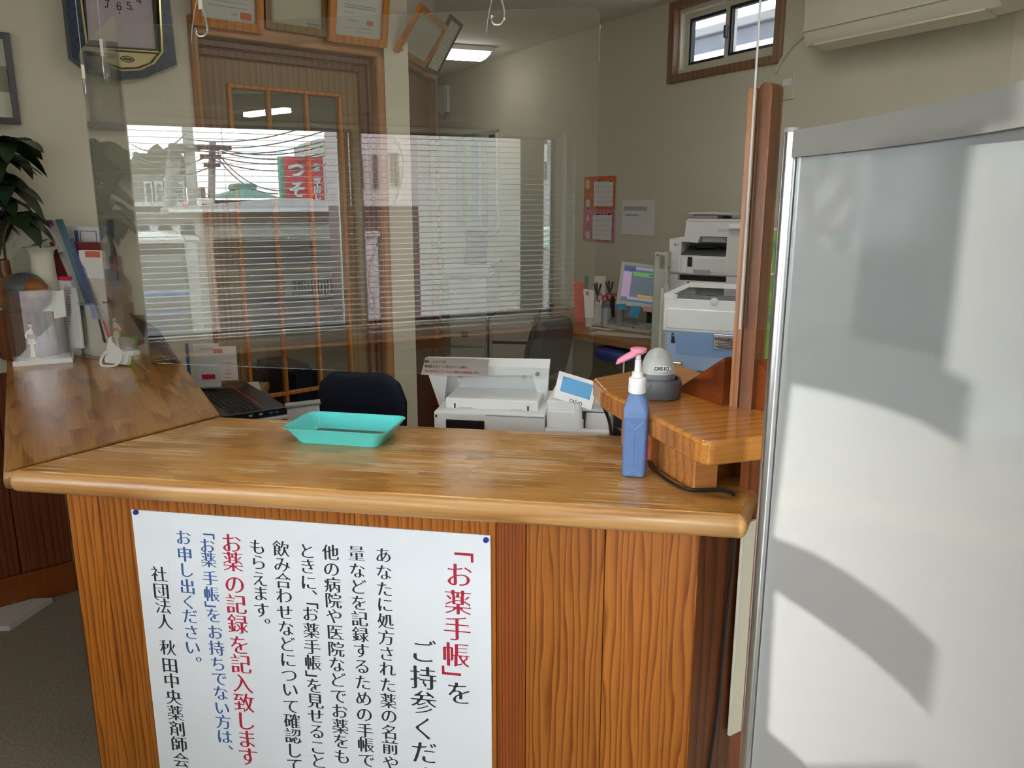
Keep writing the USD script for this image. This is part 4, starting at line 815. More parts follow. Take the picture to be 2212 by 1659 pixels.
for i, (u0, v0, u1, v1, mt, lb_) in enumerate(((223, 722, 214, 690, 'black_plastic', 'black pen standing in the green pen stand'), (236, 722, 224, 694, 'orange_red_ink', 'red pen standing in the green pen stand'))):
    a_, c_ = fp(u0 + 4, v0 + 18, .05), fp(u1, v1, .062); O('pen', cyl(a_, c_, .0036, 10, .003), mt, lb_, 'pen', PHF, smooth=40)
# leaflet rack: clear tilted holders and their leaflets
RK = Fr(onz(200, 775, CT)[:2], -24, CT); rp = lambda u, v, y: RK.px(u, v, y)
rk = T('leaflet_rack', 'clear acrylic leaflet rack with tilted pockets on the left counter', 'leaflet rack', RK)
def strip(pa, pb, wv, t=.002):
    """A leaflet from pa (foot) to pb (head), as wide as the vector wv."""
    pa, pb, wv = map(lambda x: np.array(x, float), (pa, pb, wv)); return quad([pa, pa + wv, pb + wv, pb], t)
P(rk, 'pocket_front', strip(rp(178, 660, .0), rp(122, 545, .02), rp(197, 660, 0) - rp(178, 660, 0)), 'holder_acrylic'); P(rk, 'pocket_foot', tube([rp(165, 645, .02), rp(174, 658, .0), rp(197, 659, .0), rp(222, 735, .0)], .0014, 6), 'mid_blue')
P(rk, 'pocket_side', strip(rp(232, 655, .02), rp(228, 500, .05), rp(249, 655, .02) - rp(232, 655, .02)), 'holder_acrylic'); P(rk, 'back_sheet', strip(rp(175, 775, .06), rp(165, 640, .10), rp(250, 775, .06) - rp(175, 775, .06)), 'holder_acrylic')
P(rk, 'foot_sheet', B(-.05, .06, -.01, .10, 0, .003), 'holder_acrylic')
for i, (u0, v0, u1, v1, du, y, mt, lb_) in enumerate((
        (172, 655, 96, 476, 15, .022, lin(190, 176, 172), 'pale leaflet with a pink head, leftmost in the tilted pocket'), (178, 655, 112, 476, 8, .018, lin(160, 176, 164), 'thin pale green leaflet beside the pink headed one'),
        (184, 655, 120, 474, 13, .012, lin(92, 122, 132), 'tall teal leaflet in the tilted pocket'), (192, 655, 146, 516, 9, .008, lin(88, 94, 132), 'blue edged leaflet right of the teal one'),
        (200, 690, 166, 552, 8, .004, lin(150, 150, 190), 'lilac white leaflet lowest in the tilted pocket'), (222, 655, 196, 578, 14, .04, lin(120, 118, 114), 'grey leaflet between the pockets'),
        (234, 650, 229, 474, 13, .045, lin(112, 124, 140), 'tall blue grey leaflet in the upright pocket'), (236, 650, 230, 560, 16, .03, lin(190, 190, 200), 'short white leaflet in the upright pocket'), (222, 640, 204, 582, 12, .055, lin(180, 132, 50), 'yellow leaflet behind the grey one'))):
    nm = f'leaflet_tone_{"abcdefghi"[i]}'; PB(nm, mt, .5); pa, pb = rp(u0, v0, y), rp(u1, v1, y + .035); O('leaflet', strip(pa, pb, rp(u0 + du, v0, y) - pa + np.array([0, .004, 0]), .0016), nm, lb_, 'leaflet', RK, group=None)
PB('pink_head', lin(170, 100, 130), .5); pa, pb = rp(101, 488, .0545), rp(96, 476, .0565); O('leaflet_tab', strip(pa, pb, rp(117, 488, .0545) - pa, .0019), 'pink_head', 'pink head band of the leftmost leaflet', 'leaflet', RK)
for i, (pts) in enumerate((((124, 540, .02), (112, 512, .03), (92, 500, .04), (30, 480, .05)), ((126, 545, .02), (112, 520, .03), (90, 518, .035), (52, 540, .04)))):
    c = [rp(*p_) for p_ in pts]; tb = np.array(c); V = []; Fc = []
    from scipy.interpolate import CubicSpline as _CS
    cs = _CS(np.arange(4), tb)(np.linspace(0, 3, 14))
    for p_ in cs: V += [p_, p_ + [.0, .035, .004], p_ - [0, 0, .0008], p_ + [.0, .035, .0032]]
    for j in range(13):
        a_, b_ = 4 * j, 4 * j + 4
        for (i0, j0) in ((0, 1), (1, 3), (3, 2), (2, 0)): Fc += [(a_ + i0, b_ + i0, b_ + j0), (a_ + i0, b_ + j0, a_ + j0)]
    m = trimesh.Trimesh(np.array(V), np.array(Fc), process=False); m.fix_normals(); O('curled_leaflet', m, 'leaflet_tone_a', ('pale leaflet curling up to the left out of the rack', 'pale leaflet curling down to the left out of the rack')[i], 'leaflet', RK)
# boxes behind the rack
BK = Fr(onz(180, 764, CT)[:2], -20, CT); bq = lambda u, v, y=0: BK.px(u, v, y)
def boxon(fr, u0, u1, v0, v1, t, y=0.0, r=.002):
    uc, vc = (u0 + u1) / 2, (v0 + v1) / 2; return B(fr.px(u0, vc, y)[0], fr.px(u1, vc, y)[0], y, y + t, fr.px(uc, v1, y)[2], fr.px(uc, v0, y)[2], r)
PB('box_red', lin(128, 44, 42), .5)
bx1 = T('carton', 'white carton with blue marks standing behind the red display box', 'box', BK); m = boxon(BK, 134, 226, 489, 560, .05, .06); P(bx1, 'body', m, 'white_matt'); zz = m.bounds
P(bx1, 'blue_mark', B(bq(163, 515, .06)[0], bq(170, 515, .06)[0], .0585, .0605, bq(166, 524, .06)[2], bq(166, 498, .06)[2]), 'rail_blue'); P(bx1, 'frame_line', ext(sbox(bq(174, 510, .06)[0], bq(200, 530, .06)[2], bq(209, 510, .06)[0], bq(200, 499, .06)[2]).difference(sbox(bq(175, 510, .06)[0], bq(200, 529, .06)[2], bq(208, 510, .06)[0], bq(200, 500, .06)[2])), .0588, .0602), 'blue_ink'); P(bx1, 'stand', B(zz[0][0], zz[1][0], .065, .105, 0, zz[0][2]), 'white_matt')
bx2 = T('display_carton', 'dark red counter display box with white packets in front', 'box', BK); m = boxon(BK, 112, 231, 524, 606, .045, .0); P(bx2, 'body', m, 'box_red'); zz = m.bounds; P(bx2, 'stand', B(zz[0][0], zz[1][0], .002, .043, 0, zz[0][2]), 'old_paper')
m = boxon(BK, 172, 222, 541, 602, .016, -.02); pk_ = T('packet', 'white packet with an orange print leaning on the red display box', 'packet', BK); P(pk_, 'body', m, 'paper'); P(pk_, 'print', B(bq(184, 548, -.02)[0], bq(216, 548, -.02)[0], -.0206, -.0195, bq(200, 556, -.02)[2], bq(200, 543, -.02)[2]), 'seal_red'); P(pk_, 'stand', B(m.bounds[0][0], m.bounds[1][0], -.019, -.006, 0, m.bounds[0][2]), 'old_paper')
m = boxon(BK, 118, 150, 598, 650, .02, -.035); pk_ = T('packet', 'small red and white packet left of the tilted leaflets', 'packet', BK); P(pk_, 'body', m, 'paper'); P(pk_, 'red_top', B(m.bounds[0][0] - .0004, m.bounds[1][0] + .0004, m.bounds[0][1] - .0005, m.bounds[1][1], m.bounds[1][2] - .012, m.bounds[1][2] + .0005), 'pink_case'); P(pk_, 'lower', B(m.bounds[0][0], m.bounds[1][0], -.034, -.016, 0, m.bounds[0][2]), 'white_matt')
cl_ = T('spiral_booklet', 'white spiral bound booklet standing beside the display case', 'booklet', BK); m = boxon(BK, 146, 170, 622, 752, .012, -.05); P(cl_, 'cover', m, 'paper')
P(cl_, 'binding', cat_([cyl((bq(150, 622 + 6 * k, -.05)[0] - .004, -.051, bq(150, 622 + 6 * k, -.05)[2]), (bq(150, 622 + 6 * k, -.05)[0] + .006, -.051, bq(150, 622 + 6 * k, -.05)[2]), .0009, 5) for k in range(21)]), 'dark_grey')
# vase, plant and wooden bird on a low stand at the far end
VS = Fr(LA.wor([1.24, -.12, 0])[:2], -20); vp = lambda u, v, y=0: VS.px(u, v, y)
zt_ = vp(62, 535)[2]; zb_ = vp(62, 602)[2]; vx = vp(62, 560)[0]; rr_ = abs(vp(85, 560)[0] - vp(40, 560)[0]) / 2
va = T('vase', 'cream vase with a flared rim behind the wooden bird', 'vase', VS.at([vx, .05, 0])); P(va, 'body', lathe([(0, CT), (rr_ * .7, CT), (rr_ * .9, CT + .02), (rr_, CT + .5 * (zb_ - CT)), (rr_ * .8, zb_), (rr_ * .75, zt_ - .03), (rr_ * .85, zt_ - .012), (rr_ * 1.2, zt_), (rr_ * 1.1, zt_), (rr_ * .7, zt_ - .02), (0, zt_ - .03)], n=32), 'old_paper', 40)
wb = T('wooden_bird', 'rounded brown and black wooden bird ornament on the left counter', 'ornament', VS)
c = vp(60, 635); rx_ = abs(vp(112, 630)[0] - vp(8, 630)[0]) / 2; rz_ = abs(vp(60, 590)[2] - c[2]); m = trimesh.creation.icosphere(4, 1.0); m.apply_scale([rx_, .06, rz_]); v = m.vertices; v[:, 2] = np.maximum(v[:, 2], -rz_ * .8); m.vertices = v; m.apply_translation([c[0], -.02, c[2]])
WOOD('bird_wood', lin(150, 96, 48), lin(110, 62, 28), 'x', 60, 4, .35, .05, .1, .2); P(wb, 'body', m, 'bird_wood', True)
P(wb, 'wing', xf(m.copy().apply_translation([-c[0], .02, -c[2]]).apply_scale([.50, 1.03, .62]), rot=[(24, [0, 1, 0])], tr=(c[0] + rx_ * .22, -.023, c[2] + rz_ * .40)), 'dark_grey', True); P(wb, 'neck', loft([((c[0] - rx_ * .55, -.02, c[2] + rz_ * .6), .016), ((c[0] - rx_ * .62, -.02, vp(30, 580)[2]), .020), ((c[0] - rx_ * .62, -.02, vp(30, 562)[2]), .018), ((c[0] - rx_ * .6, -.02, vp(30, 558)[2]), .006)], 16), 'jamb_wood', 40)
P(wb, 'plinth', B(c[0] - rx_ * .8, c[0] + rx_ * .8, -.06, .02, CT, c[2] - rz_ * .78, .003), 'dark_panel')
# plant
pl_ = T('potted_plant', 'dark green leafy plant at the left end of the counter', 'plant', VS)
PB('leaf_dark', (.016, .036, .014), .32, var=.35, scale=12); PB('stem_brown', (.07, .055, .03), .7); PB('pot_brown', (.06, .03, .02), .5)
def leaf(base, dirv, L, w, droop, tw=0):
    d = unit(dirv); s_ = unit(np.cross(d, [0, 0, 1]) + 1e-6); s_ = s_ * math.cos(tw) + np.cross(d, s_) * math.sin(tw); V = []; Fc = []; n = 9
    for i in range(n):
        t = i / (n - 1); p = np.array(base) + d * L * t + np.array([0, 0, -droop * L * t * t]); h = w * math.sin(math.pi * min(1, t * .98 + .02)) ** .75 * (1 - .25 * t)
        up = np.cross(s_, d) * .18 * h
        V += [p - s_ * h + up, p, p + s_ * h + up]
    for i in range(n - 1):
        a_ = 3 * i; Fc += [(a_, a_ + 3, a_ + 4), (a_, a_ + 4, a_ + 1), (a_ + 1, a_ + 4, a_ + 5), (a_ + 1, a_ + 5, a_ + 2)]
    V = np.array(V); k = len(V); nn = np.cross(d, s_) * .0006; V2 = np.vstack([V, V + nn]); F2 = Fc + [(c_ + k, b_ + k, a_ + k) for a_, b_, c_ in Fc]; return trimesh.Trimesh(V2, np.array(F2), process=False)
st_b = vp(-8, 640, .0); st_b[2] = CT + .10
stems = [(vp(-30, 520, .02), 1.0), (vp(10, 470, .0), 1.0), (vp(20, 330, .02), 1.0)]
P(pl_, 'pot', lathe([(0, CT), (.05, CT), (.065, CT + .10), (.06, CT + .10), (.05, CT + .085), (0, CT + .08)], (st_b[0], st_b[1], 0), 28), 'pot_brown', 40)
P(pl_, 'stem', tube([st_b - [0, 0, .03], vp(-5, 560, .0), vp(8, 470, .0), vp(4, 390, .0), vp(6, 310, .02)], .006, 8), 'stem_brown'); P(pl_, 'stem', tube([st_b - [0, 0, .03], vp(22, 600, -.01), vp(8, 520, -.02), vp(30, 470, -.02)], .0045, 8), 'stem_brown')
r5 = np.random.default_rng(11)
whorls = [(4, 312, 9, .34), (2, 352, 6, .24), (8, 405, 6, .22), (6, 440, 7, .26), (14, 470, 8, .30), (30, 470, 7, .26), (-30, 380, 7, .3), (-40, 470, 7, .3), (-20, 330, 6, .3)]
for (u, v, nl, L) in whorls:
    c = vp(u, v, .0)
    for k in range(nl):
        a = 2 * math.pi * k / nl + r5.random() * .7; Lk = L * (.62 + .4 * r5.random()) * .62; P(pl_, 'leaf', leaf(c, (math.cos(a), math.sin(a) * .9, .25 + .3 * r5.random()), Lk, Lk * .30, .55 + .5 * r5.random(), r5.normal() * .35), 'leaf_dark', True)
# ---------------------------------------------------------------- stand at the left
fb_ = onz(22, 1362, 0); FS = Fr(onz(112, 1290, 0)[:2], 50)
fs = T('floor_stand', 'thin steel pole on a flat square white base at the left edge', 'stand', Fr((0, 0), 0)); c1_, c2_ = onz(113, 1291, .018), onz(20, 1352, .018); e_ = c2_ - c1_; s_ = np.array([-.55, -.05, 0]); pl4 = [c1_, c2_, c2_ + s_, c1_ + s_]
P(fs, 'base', hull([(*p_[:2], z) for p_ in pl4 for z in (0, .018)]), 'white_matt'); pb_ = onz(28, 1300, .018); P(fs, 'pole', cyl(pb_, [pb_[0] - .10, pb_[1], 1.05], .0105, 16), 'steel', 40)
P(fs, 'collar', lathe([(0, 0), (.02, 0), (.018, .02), (.012, .03), (0, .03)], tuple(pb_)), 'steel', 40)

# ---------------------------------------------------------------- staff side: register, laptop, chairs
DZK = .70
dk = T('staff_desk', 'lower wooden desk behind the service counter', 'desk', K); P(dk, 'top', B(.16, 1.35, yb + .012, yb + .55, DZK - .03, DZK, .004), 'desk_wood')
for x in (.22, 1.28): P(dk, 'leg', B(x, x + .04, yb + .06, yb + .50, 0, DZK - .03, .003), 'rack_grey')
RG = Fr(ony(925, 900, 2.16)[:2], -9.5, DZK); gp = lambda u, v, y=0: RG.px(u, v, y)
rg = T('cash_register', 'white cash register with its lid standing open behind the counter', 'cash register', RG)
def fbox(fr, u0, u1, v0, v1, t, y=0.0, r=.003, down=None):
    m = boxon(fr, u0, u1, v0, v1, t, y, r)
    if down is not None: b = m.bounds; m = B(b[0][0], b[1][0], b[0][1], b[1][1], down, b[1][2], r)
    return m
P(rg, 'body', fbox(RG, 937, 1177, 893, 940, .30, 0, .006, 0.0), 'white_plastic'); P(rg, 'slot', fbox(RG, 963, 1046, 908, 936, .004, -.003, .003), 'black_plastic'); P(rg, 'front_seam', fbox(RG, 1049, 1175, 899, 901, .002, -.0015, 0), 'grey_plastic'); P(rg, 'notch', fbox(RG, 940, 944, 896, 901, .003, -.002, 0), 'ink')
pcv = P(rg, 'printer_cover', fbox(RG, 962, 1163, 863, 905, .16, .045, .005), 'white_plastic')
for (u0, u1, v0, v1, mt) in ((981, 984, 871, 892, 'ink'), (1139, 1142, 878, 898, 'ink'), (991, 1019, 879.5, 880.5, 'old_paper'), (1103, 1130, 885, 886, 'old_paper'), (1103, 1104, 885, 897, 'old_paper')): P(pcv, 'cover_mark', fbox(RG, u0, u1, v0, v1, .002, .0435, 0), mt)
# lid: a shallow tray seen from its open side
l4 = [gp(918, 789, .10), gp(1186, 795, .10), gp(1180, 890, .19), gp(952, 886, .19)]
l4 = [np.array(p_) for p_ in l4]; nL = unit(np.cross(l4[1] - l4[0], l4[3] - l4[0])); nL = nL if nL[1] > 0 else -nL
i4 = [l4[0] * .80 + l4[2] * .20 + [-.008, 0, -.002], l4[1] * .84 + l4[3] * .16 + [.004, 0, 0], l4[2] * .97 + l4[0] * .03, l4[3] * .97 + l4[1] * .03]
dpt = .032
P(rg, 'lid', hull([p_ + nL * dpt for p_ in i4] + [p_ + nL * (dpt + .006) for p_ in l4]), 'grey_white', 25)
for a_, b_ in ((0, 1), (1, 2), (3, 0)): P(rg, 'lid_wall', hull([l4[a_], l4[b_], i4[a_], i4[b_], l4[a_] + nL * (dpt + .006), l4[b_] + nL * (dpt + .006), i4[a_] + nL * dpt, i4[b_] + nL * dpt]), 'white_plastic', 25)
for p_, k_ in ((l4[0] * .72 + l4[2] * .28, 0), (l4[1] * .9 + l4[3] * .1 + [0, 0, -.004], 1), (l4[1] * .78 + l4[3] * .22, 2)): P(rg, 'lid_peg', cyl(p_ - nL * .004, p_ + nL * .02, .006, 14), 'old_paper' if k_ != 1 else 'grey_plastic')
nc = [np.array(RG.px(*p_, .085)) for p_ in ((909, 809), (1050, 814), (1056, 777), (919, 772))]; cd4 = T('register_card', 'white card with black and red Japanese writing in a clear sleeve on the register lid', 'card', RG)
PB('card_pink', lin(238, 226, 222), .4); P(cd4, 'card', quad(nc, .0012), 'card_pink'); ex = unit(nc[1] - nc[0]); ez = unit(nc[3] - nc[0] - ex * ((nc[3] - nc[0]) @ ex)); hC = np.linalg.norm(nc[3] - nc[0])
for t_, x_, z_, mt in (('値札、レシートの', .012, .74, 'ink'), ('商品名に', .012, .48, 'ink'), ('★マーク', .012 + .0077 * 4.0, .48, 'orange_red_ink'), ('が付いている物が', .012 + .0077 * 8.0, .48, 'ink'), ('セルフメディケーション税制の対象商品', .012, .2, 'orange_red_ink'), ('です。', .012 + .0077 * 18.2, .2, 'ink')):
    P(cd4, 'lettering', text_plate(t_, .0077, nc[0] + ex * x_ + ez * (z_ * hC), ex, ez, .0004, bold=3), mt)
slv = [p_ + np.cross(ex, ez) * .0016 + ex * s1 * .003 + ez * s2 * .0025 for p_, s1, s2 in zip(nc, (-1, 1, 1, -1), (-1, -1, 1, 1))]; P(cd4, 'sleeve', quad(slv, .0005), 'case_acrylic')
# right block and customer display
P(rg, 'side_unit', fbox(RG, 1181, 1248, 888, 940, .24, .0, .004, 0.0), 'white_plastic'); P(rg, 'side_unit_top', fbox(RG, 1181, 1320, 868, 889, .24, .02, .004), 'white_plastic'); P(rg, 'side_unit', fbox(RG, 1264, 1318, 893, 940, .22, .02, .004, 0.0), 'white_plastic')
P(rg, 'tray_lip', fbox(RG, 1176, 1316, 931, 940, .03, -.03, .002, .0), 'white_plastic')
px1 = gp(1249, 900, .0)[0]; P(rg, 'display_pole', cyl((px1, .0, .02), (px1, .0, gp(1249, 872)[2]), .0105, 20), 'white_plastic', 40); P(rg, 'pole_socket', cyl((px1, .0, .0), (px1, .0, gp(1249, 907)[2]), .0145, 20), 'white_plastic', 40)
d4 = [gp(1195, 858, -.012), gp(1277, 886, -.030), gp(1292, 826, -.016), gp(1208, 801, .002)]; d4 = [np.array(p_) for p_ in d4]; dn = unit(np.cross(d4[1] - d4[0], d4[3] - d4[0])); dn = -dn if dn[1] < 0 else dn
dhd = P(rg, 'display_head', hull([p_ for p_ in d4] + [p_ + dn * .030 + (np.mean(d4, 0) - p_) * .04 for p_ in d4]), 'white_plastic', 25)
bi = lambda s_, t_: d4[0] * (1 - s_) * (1 - t_) + d4[1] * s_ * (1 - t_) + d4[2] * s_ * t_ + d4[3] * (1 - s_) * t_
M['lcd'] = usdkit.material(stage, '/World/Looks/lcd', {'p': ('principled_bsdf', {'base_color': lin(60, 150, 200), 'roughness': .2, 'emission_color': lin(70, 165, 220), 'emission_strength': .10})}, [], surface='p.BSDF')
sc = [bi(.13, .30) - dn * .0005, bi(.90, .32) - dn * .0005, bi(.90, .86) - dn * .0005, bi(.13, .86) - dn * .0005]; P(dhd, 'display_screen', hull(sc + [p_ + dn * .002 for p_ in sc]), 'lcd')
ex = unit(d4[1] - d4[0]); ez = unit(d4[3] - d4[0] - ex * ((d4[3] - d4[0]) @ ex)); P(dhd, 'lettering', text_plate('CASIO', .0125, bi(.42, .09) - dn * .0003, ex, ez, .0006, bold=3), 'reader_band'); P(dhd, 'lettering', text_plate('0', .008, bi(.86, .38) - dn * .0006, ex, ez, .0006), 'blue_ink')

# laptop
LZ0 = DZK + .015
lp = [onz(*p_, LZ0 + .028) for p_ in ((424, 833), (535, 826), (622, 878), (498, 896))]
LPF = Fr(lp[3][:2], math.degrees(math.atan2(*(lp[2] - lp[3])[[1, 0]])), 0)
ll = [LPF.loc(p_) for p_ in lp]; w_, d_ = ll[2][0], (ll[0][1] + ll[1][1]) / 2
lt_ = T('laptop', 'black laptop computer, open, turned away behind the corner of the counter', 'laptop', LPF)
x0l = -.10; lb0 = P(lt_, 'base', B(x0l, w_, 0, d_, LZ0, LZ0 + .028, .003), 'black_plastic'); P(lb0, 'red_line', B(w_ * .62, w_ * .64, .02, d_ - .02, LZ0 + .0278, LZ0 + .0285), 'orange_red_ink')
kk = []
for i in range(6):
    for j in range(13): kx = .0 + i * w_ * .095; ky = .02 + j * (d_ - .04) / 13; kk.append(B(kx, kx + w_ * .08, ky, ky + (d_ - .04) / 13 * .84, LZ0 + .028, LZ0 + .0305, .001))
PB('key_black', (.022, .022, .023), .5)
for m in kk: P(lb0, 'key', m, 'key_black')
for i, x in enumerate((.30, .48, .66, .76)): P(lb0, 'port', B(w_ * x, w_ * x + .014, -.0006, .003, LZ0 + .010, LZ0 + .019, .001), 'grey_plastic' if i < 2 else 'rail_blue')
hl = [LPF.loc(ony(412, 832, lp[3][1] + .02)), LPF.loc(ony(338, 716, lp[3][1] + .02))]; hl = [LPF.px(418, 838, .02), LPF.px(338, 714, .02)]
P(lt_, 'screen', hull([hl[0] + [0, y, 0] for y in (0, d_ - .02)] + [hl[1] + [0, y, 0] for y in (0, d_ - .02)] + [hl[0] + [.009, y, .003] for y in (0, d_ - .02)] + [hl[1] + [.007, y, .003] for y in (0, d_ - .02)]), 'dark_grey')
O('mouse', (lambda m: (m.apply_scale([.055, .03, .026]), m.apply_translation([0, 0, LZ0 + .03 - .001]), m)[2])(trimesh.creation.icosphere(3, 1.0)), 'shiny_black', 'glossy black mouse lying at the laptop behind the counter', 'mouse', Fr(onz(455, 838, LZ0 + .03)[:2], 10, .0), smooth=True)
O('laptop_stand', B(w_ * .35, w_ + .012, -.012, d_, DZK + .0, LZ0 - .0005, .003), 'old_paper', 'cream pad under the black laptop', 'pad', LPF)
# leaflet holder with card, clipboard
hf = Fr(ony(462, 800, 2.95)[:2], 8); hq = lambda u, v, y=0: hf.px(u, v, y)
hd = T('card_holder', 'clear table stand with pink and white printed sheets beside the laptop', 'card stand', hf)
P(hd, 'sheet', boxon(hf, 420, 475, 742, 836, .002, .004, 0), 'paper'); P(hd, 'sheet', boxon(hf, 466, 512, 748, 822, .002, .009, 0), 'card_pink'); P(hd, 'pink_band', boxon(hf, 436, 465, 809, 819, .001, .003, 0), 'pink_case'); P(hd, 'pink_band', boxon(hf, 460, 480, 754, 763, .001, .003, 0), 'seal_red'); P(hd, 'red_line', boxon(hf, 430, 460, 753, 755, .001, .003, 0), 'seal_red')
for k in range(5): P(hd, 'print_line', boxon(hf, 488, 500, 782 + 8 * k, 783.5 + 8 * k, .001, .008, 0), 'seal_red' if k % 2 else 'pale_ink')
P(hd, 'stand', boxon(hf, 403, 410, 742, 828, .004, .0, 0), 'rail_blue'); P(hd, 'base', B(hq(405, 800)[0], hq(520, 800)[0], -.03, .06, DZK, hq(450, 836)[2], .002), 'case_acrylic')
O('paper_sheet', xf(B(-.11, .11, -.08, .08, 0, .0015)), 'cream_paper', 'sheet of paper lying on the desk behind the laptop', 'paper', Fr(onz(500, 838, DZK)[:2], 20, DZK))
O('side_table', cat_([B(-.30, .16, -.05, .20, DZK - .03, DZK - .001, .003), B(-.28, -.24, 0, .17, 0, DZK - .03), B(.10, .14, 0, .17, 0, DZK - .03)]), 'desk_wood', 'small wooden table below the laptop and card stand', 'table', Fr(onz(470, 850, DZK)[:2], 5))
cl2 = T('clipboard', 'grey clip binder standing on the desk beside the laptop', 'binder', Fr(ony(655, 885, 2.42)[:2], 8)); cf = Fr(ony(655, 885, 2.42)[:2], 8); P(cl2, 'spine', cyl(cf.px(617, 877), cf.px(692, 868), .009, 14), 'grey_plastic', 40); b = boxon(cf, 620, 690, 874, 905, .01, .002, 0).bounds; P(cl2, 'cover', B(b[0][0], b[1][0], b[0][1], b[1][1], DZK, b[1][2]), 'grey_white')
# navy chair
def chair(name, label, fr, bw_, bz0, bz1, mat, sz=.47, tilt=10):
    c = T(name, label, 'office chair', fr); back = rloft([(0, bw_ * .40, .022, .02), (.02, bw_ * .47, .03, .028), ((bz1 - bz0) * .55, bw_ * .5, .034, .03), ((bz1 - bz0) * .85, bw_ * .44, .03, .028), ((bz1 - bz0) * .97, bw_ * .34, .022, .02), ((bz1 - bz0), bw_ * .26, .012, .011)], 6)
    P(c, 'backrest', xf(back, rot=[(tilt, [1, 0, 0])], tr=(0, 0, bz0)), mat, 50); P(c, 'back_shell', xf(back.copy().apply_scale([1.02, .6, 1.0]), rot=[(tilt, [1, 0, 0])], tr=(0, .026, bz0 - .004)), 'black_plastic', 50)
    P(c, 'seat', rloft([(sz - .07, .17, .17, .06), (sz - .05, .21, .21, .07), (sz - .01, .225, .22, .08), (sz, .20, .20, .08)], 6).apply_translation([0, -.23, 0]), mat, 50); P(c, 'back_stem', tube([(0, -.05, sz - .08), (0, .05, sz - .06), (0, .06, bz0 + .06)], .016, 8), 'black_plastic')
    P(c, 'gas_lift', cyl((0, -.23, .08), (0, -.23, sz - .06), .025, 16), 'black_plastic')
    for k in range(5): a_ = 2 * math.pi * k / 5 + .3; e_ = np.array([.27 * math.cos(a_), -.23 + .27 * math.sin(a_), .055]); P(c, 'foot', loft([((0, -.23, .09), .022), (e_, .014)], 8), 'black_plastic'); P(c, 'castor', cyl(e_ + [-.012, 0, -.03], e_ + [.012, 0, -.03], .025, 14), 'black_plastic')
    return c
f1 = Fr(ony(783, 850, 2.86)[:2], -10); chair('office_chair', 'navy cloth office chair with its back to the coin tray', f1, abs(f1.px(874, 850)[0] - f1.px(690, 850)[0]), f1.px(783, 935)[2], f1.px(783, 800)[2], 'navy_cloth')
f2_ = Fr(ony(1180, 760, 3.95)[:2], 60); chair('office_chair', 'slate cloth office chair pushed to the far desk', f2_, .40, .60, f2_.px(1180, 702)[2] + .04, 'slate_cloth', sz=.50)
f3_ = Fr(ony(1275, 800, 3.0)[:2], 150); chair('office_chair', 'dark navy office chair seat behind the customer display', f3_, .38, .40, .62, 'navy_cloth', sz=.56)
# ---------------------------------------------------------------- far desk along the right wall
dz = .72
dpts = [onz(1209, 712, dz)[:2], onz(1400, 741, dz)[:2], np.array([1.25, 3.35]), WC.wor([1.6, -.01, 0])[:2], WC.wor([-1.25, -.01, 0])[:2]]
fdk = T('wall_desk', 'long wooden desk against the right wall with a computer on it', 'desk'); P(fdk, 'top', exz(Polygon([tuple(p_) for p_ in dpts]).convex_hull, dz - .035, dz), 'desk_wood')
for p_ in (dpts[0] + [.06, .05], dpts[1] + [.03, .05], dpts[2] + [.05, .1], dpts[4] + [.1, -.25], dpts[3] + [-.1, 0]): P(fdk, 'leg', B(p_[0] - .02, p_[0] + .02, p_[1] - .02, p_[1] + .02, 0, dz - .035, .003), 'rack_grey')
def fbx(fr, u0, u1, v0, v1, t, y=0.0, r=.003, down=None): return fbox(fr, u0, u1, v0, v1, t, y, r, down)
# monitor
MF = Fr(ony(1335, 660, 4.62)[:2], -4); mp = lambda u, v, y=0: MF.px(u, v, y)
mo = T('monitor', 'computer monitor in a pale frame showing a pharmacy program, with sticky notes along its edge', 'monitor', MF)
c = [mp(1331, 657, -.02), mp(1480, 676, -.02), None, mp(1343, 564, .06)]; c[2] = c[1] + c[3] - c[0]; n_ = unit(np.cross(c[1] - c[0], c[3] - c[0])); n_ = n_ if n_[1] > 0 else -n_
bl_ = lambda s_, t_: c[0] * (1 - s_) * (1 - t_) + c[1] * s_ * (1 - t_) + c[2] * s_ * t_ + c[3] * (1 - s_) * t_
mfr = P(mo, 'frame', hull(c + [p_ + n_ * .03 for p_ in c]), 'office_beige', 25); P(mo, 'back', hull([bl_(s_, t_) + n_ * .03 for s_, t_ in ((.1, .1), (.9, .1), (.9, .9), (.1, .9))] + [bl_(s_, t_) + n_ * .08 for s_, t_ in ((.25, .25), (.75, .25), (.75, .75), (.25, .75))]), 'office_beige')
def em(name, col, k=.75):
    k *= .62
    if name not in M: M[name] = usdkit.material(stage, '/World/Looks/' + name, {'p': ('principled_bsdf', {'base_color': (.02, .02, .02), 'roughness': .3, 'emission_color': col, 'emission_strength': k})}, [], surface='p.BSDF')
    return name
def scr(s0, s1, t0, t1, mat, lv=1, nm='screen_area'): q4 = [bl_(s_, t_) - n_ * .0004 * lv for s_, t_ in ((s0, t0), (s1, t0), (s1, t1), (s0, t1))]; P(mfr, nm, hull(q4 + [p_ + n_ * .0003 for p_ in q4]), mat)
E1 = {k: em('screen_' + k, lin(*v), g) for k, v, g in (('grey', (100, 112, 124), .9), ('blue', (40, 74, 130), .9), ('pink', (196, 164, 200), .8), ('green', (120, 184, 90), .8), ('yellow', (196, 176, 60), .8), ('teal', (70, 120, 140), .9), ('pale', (190, 176, 190), .7))}
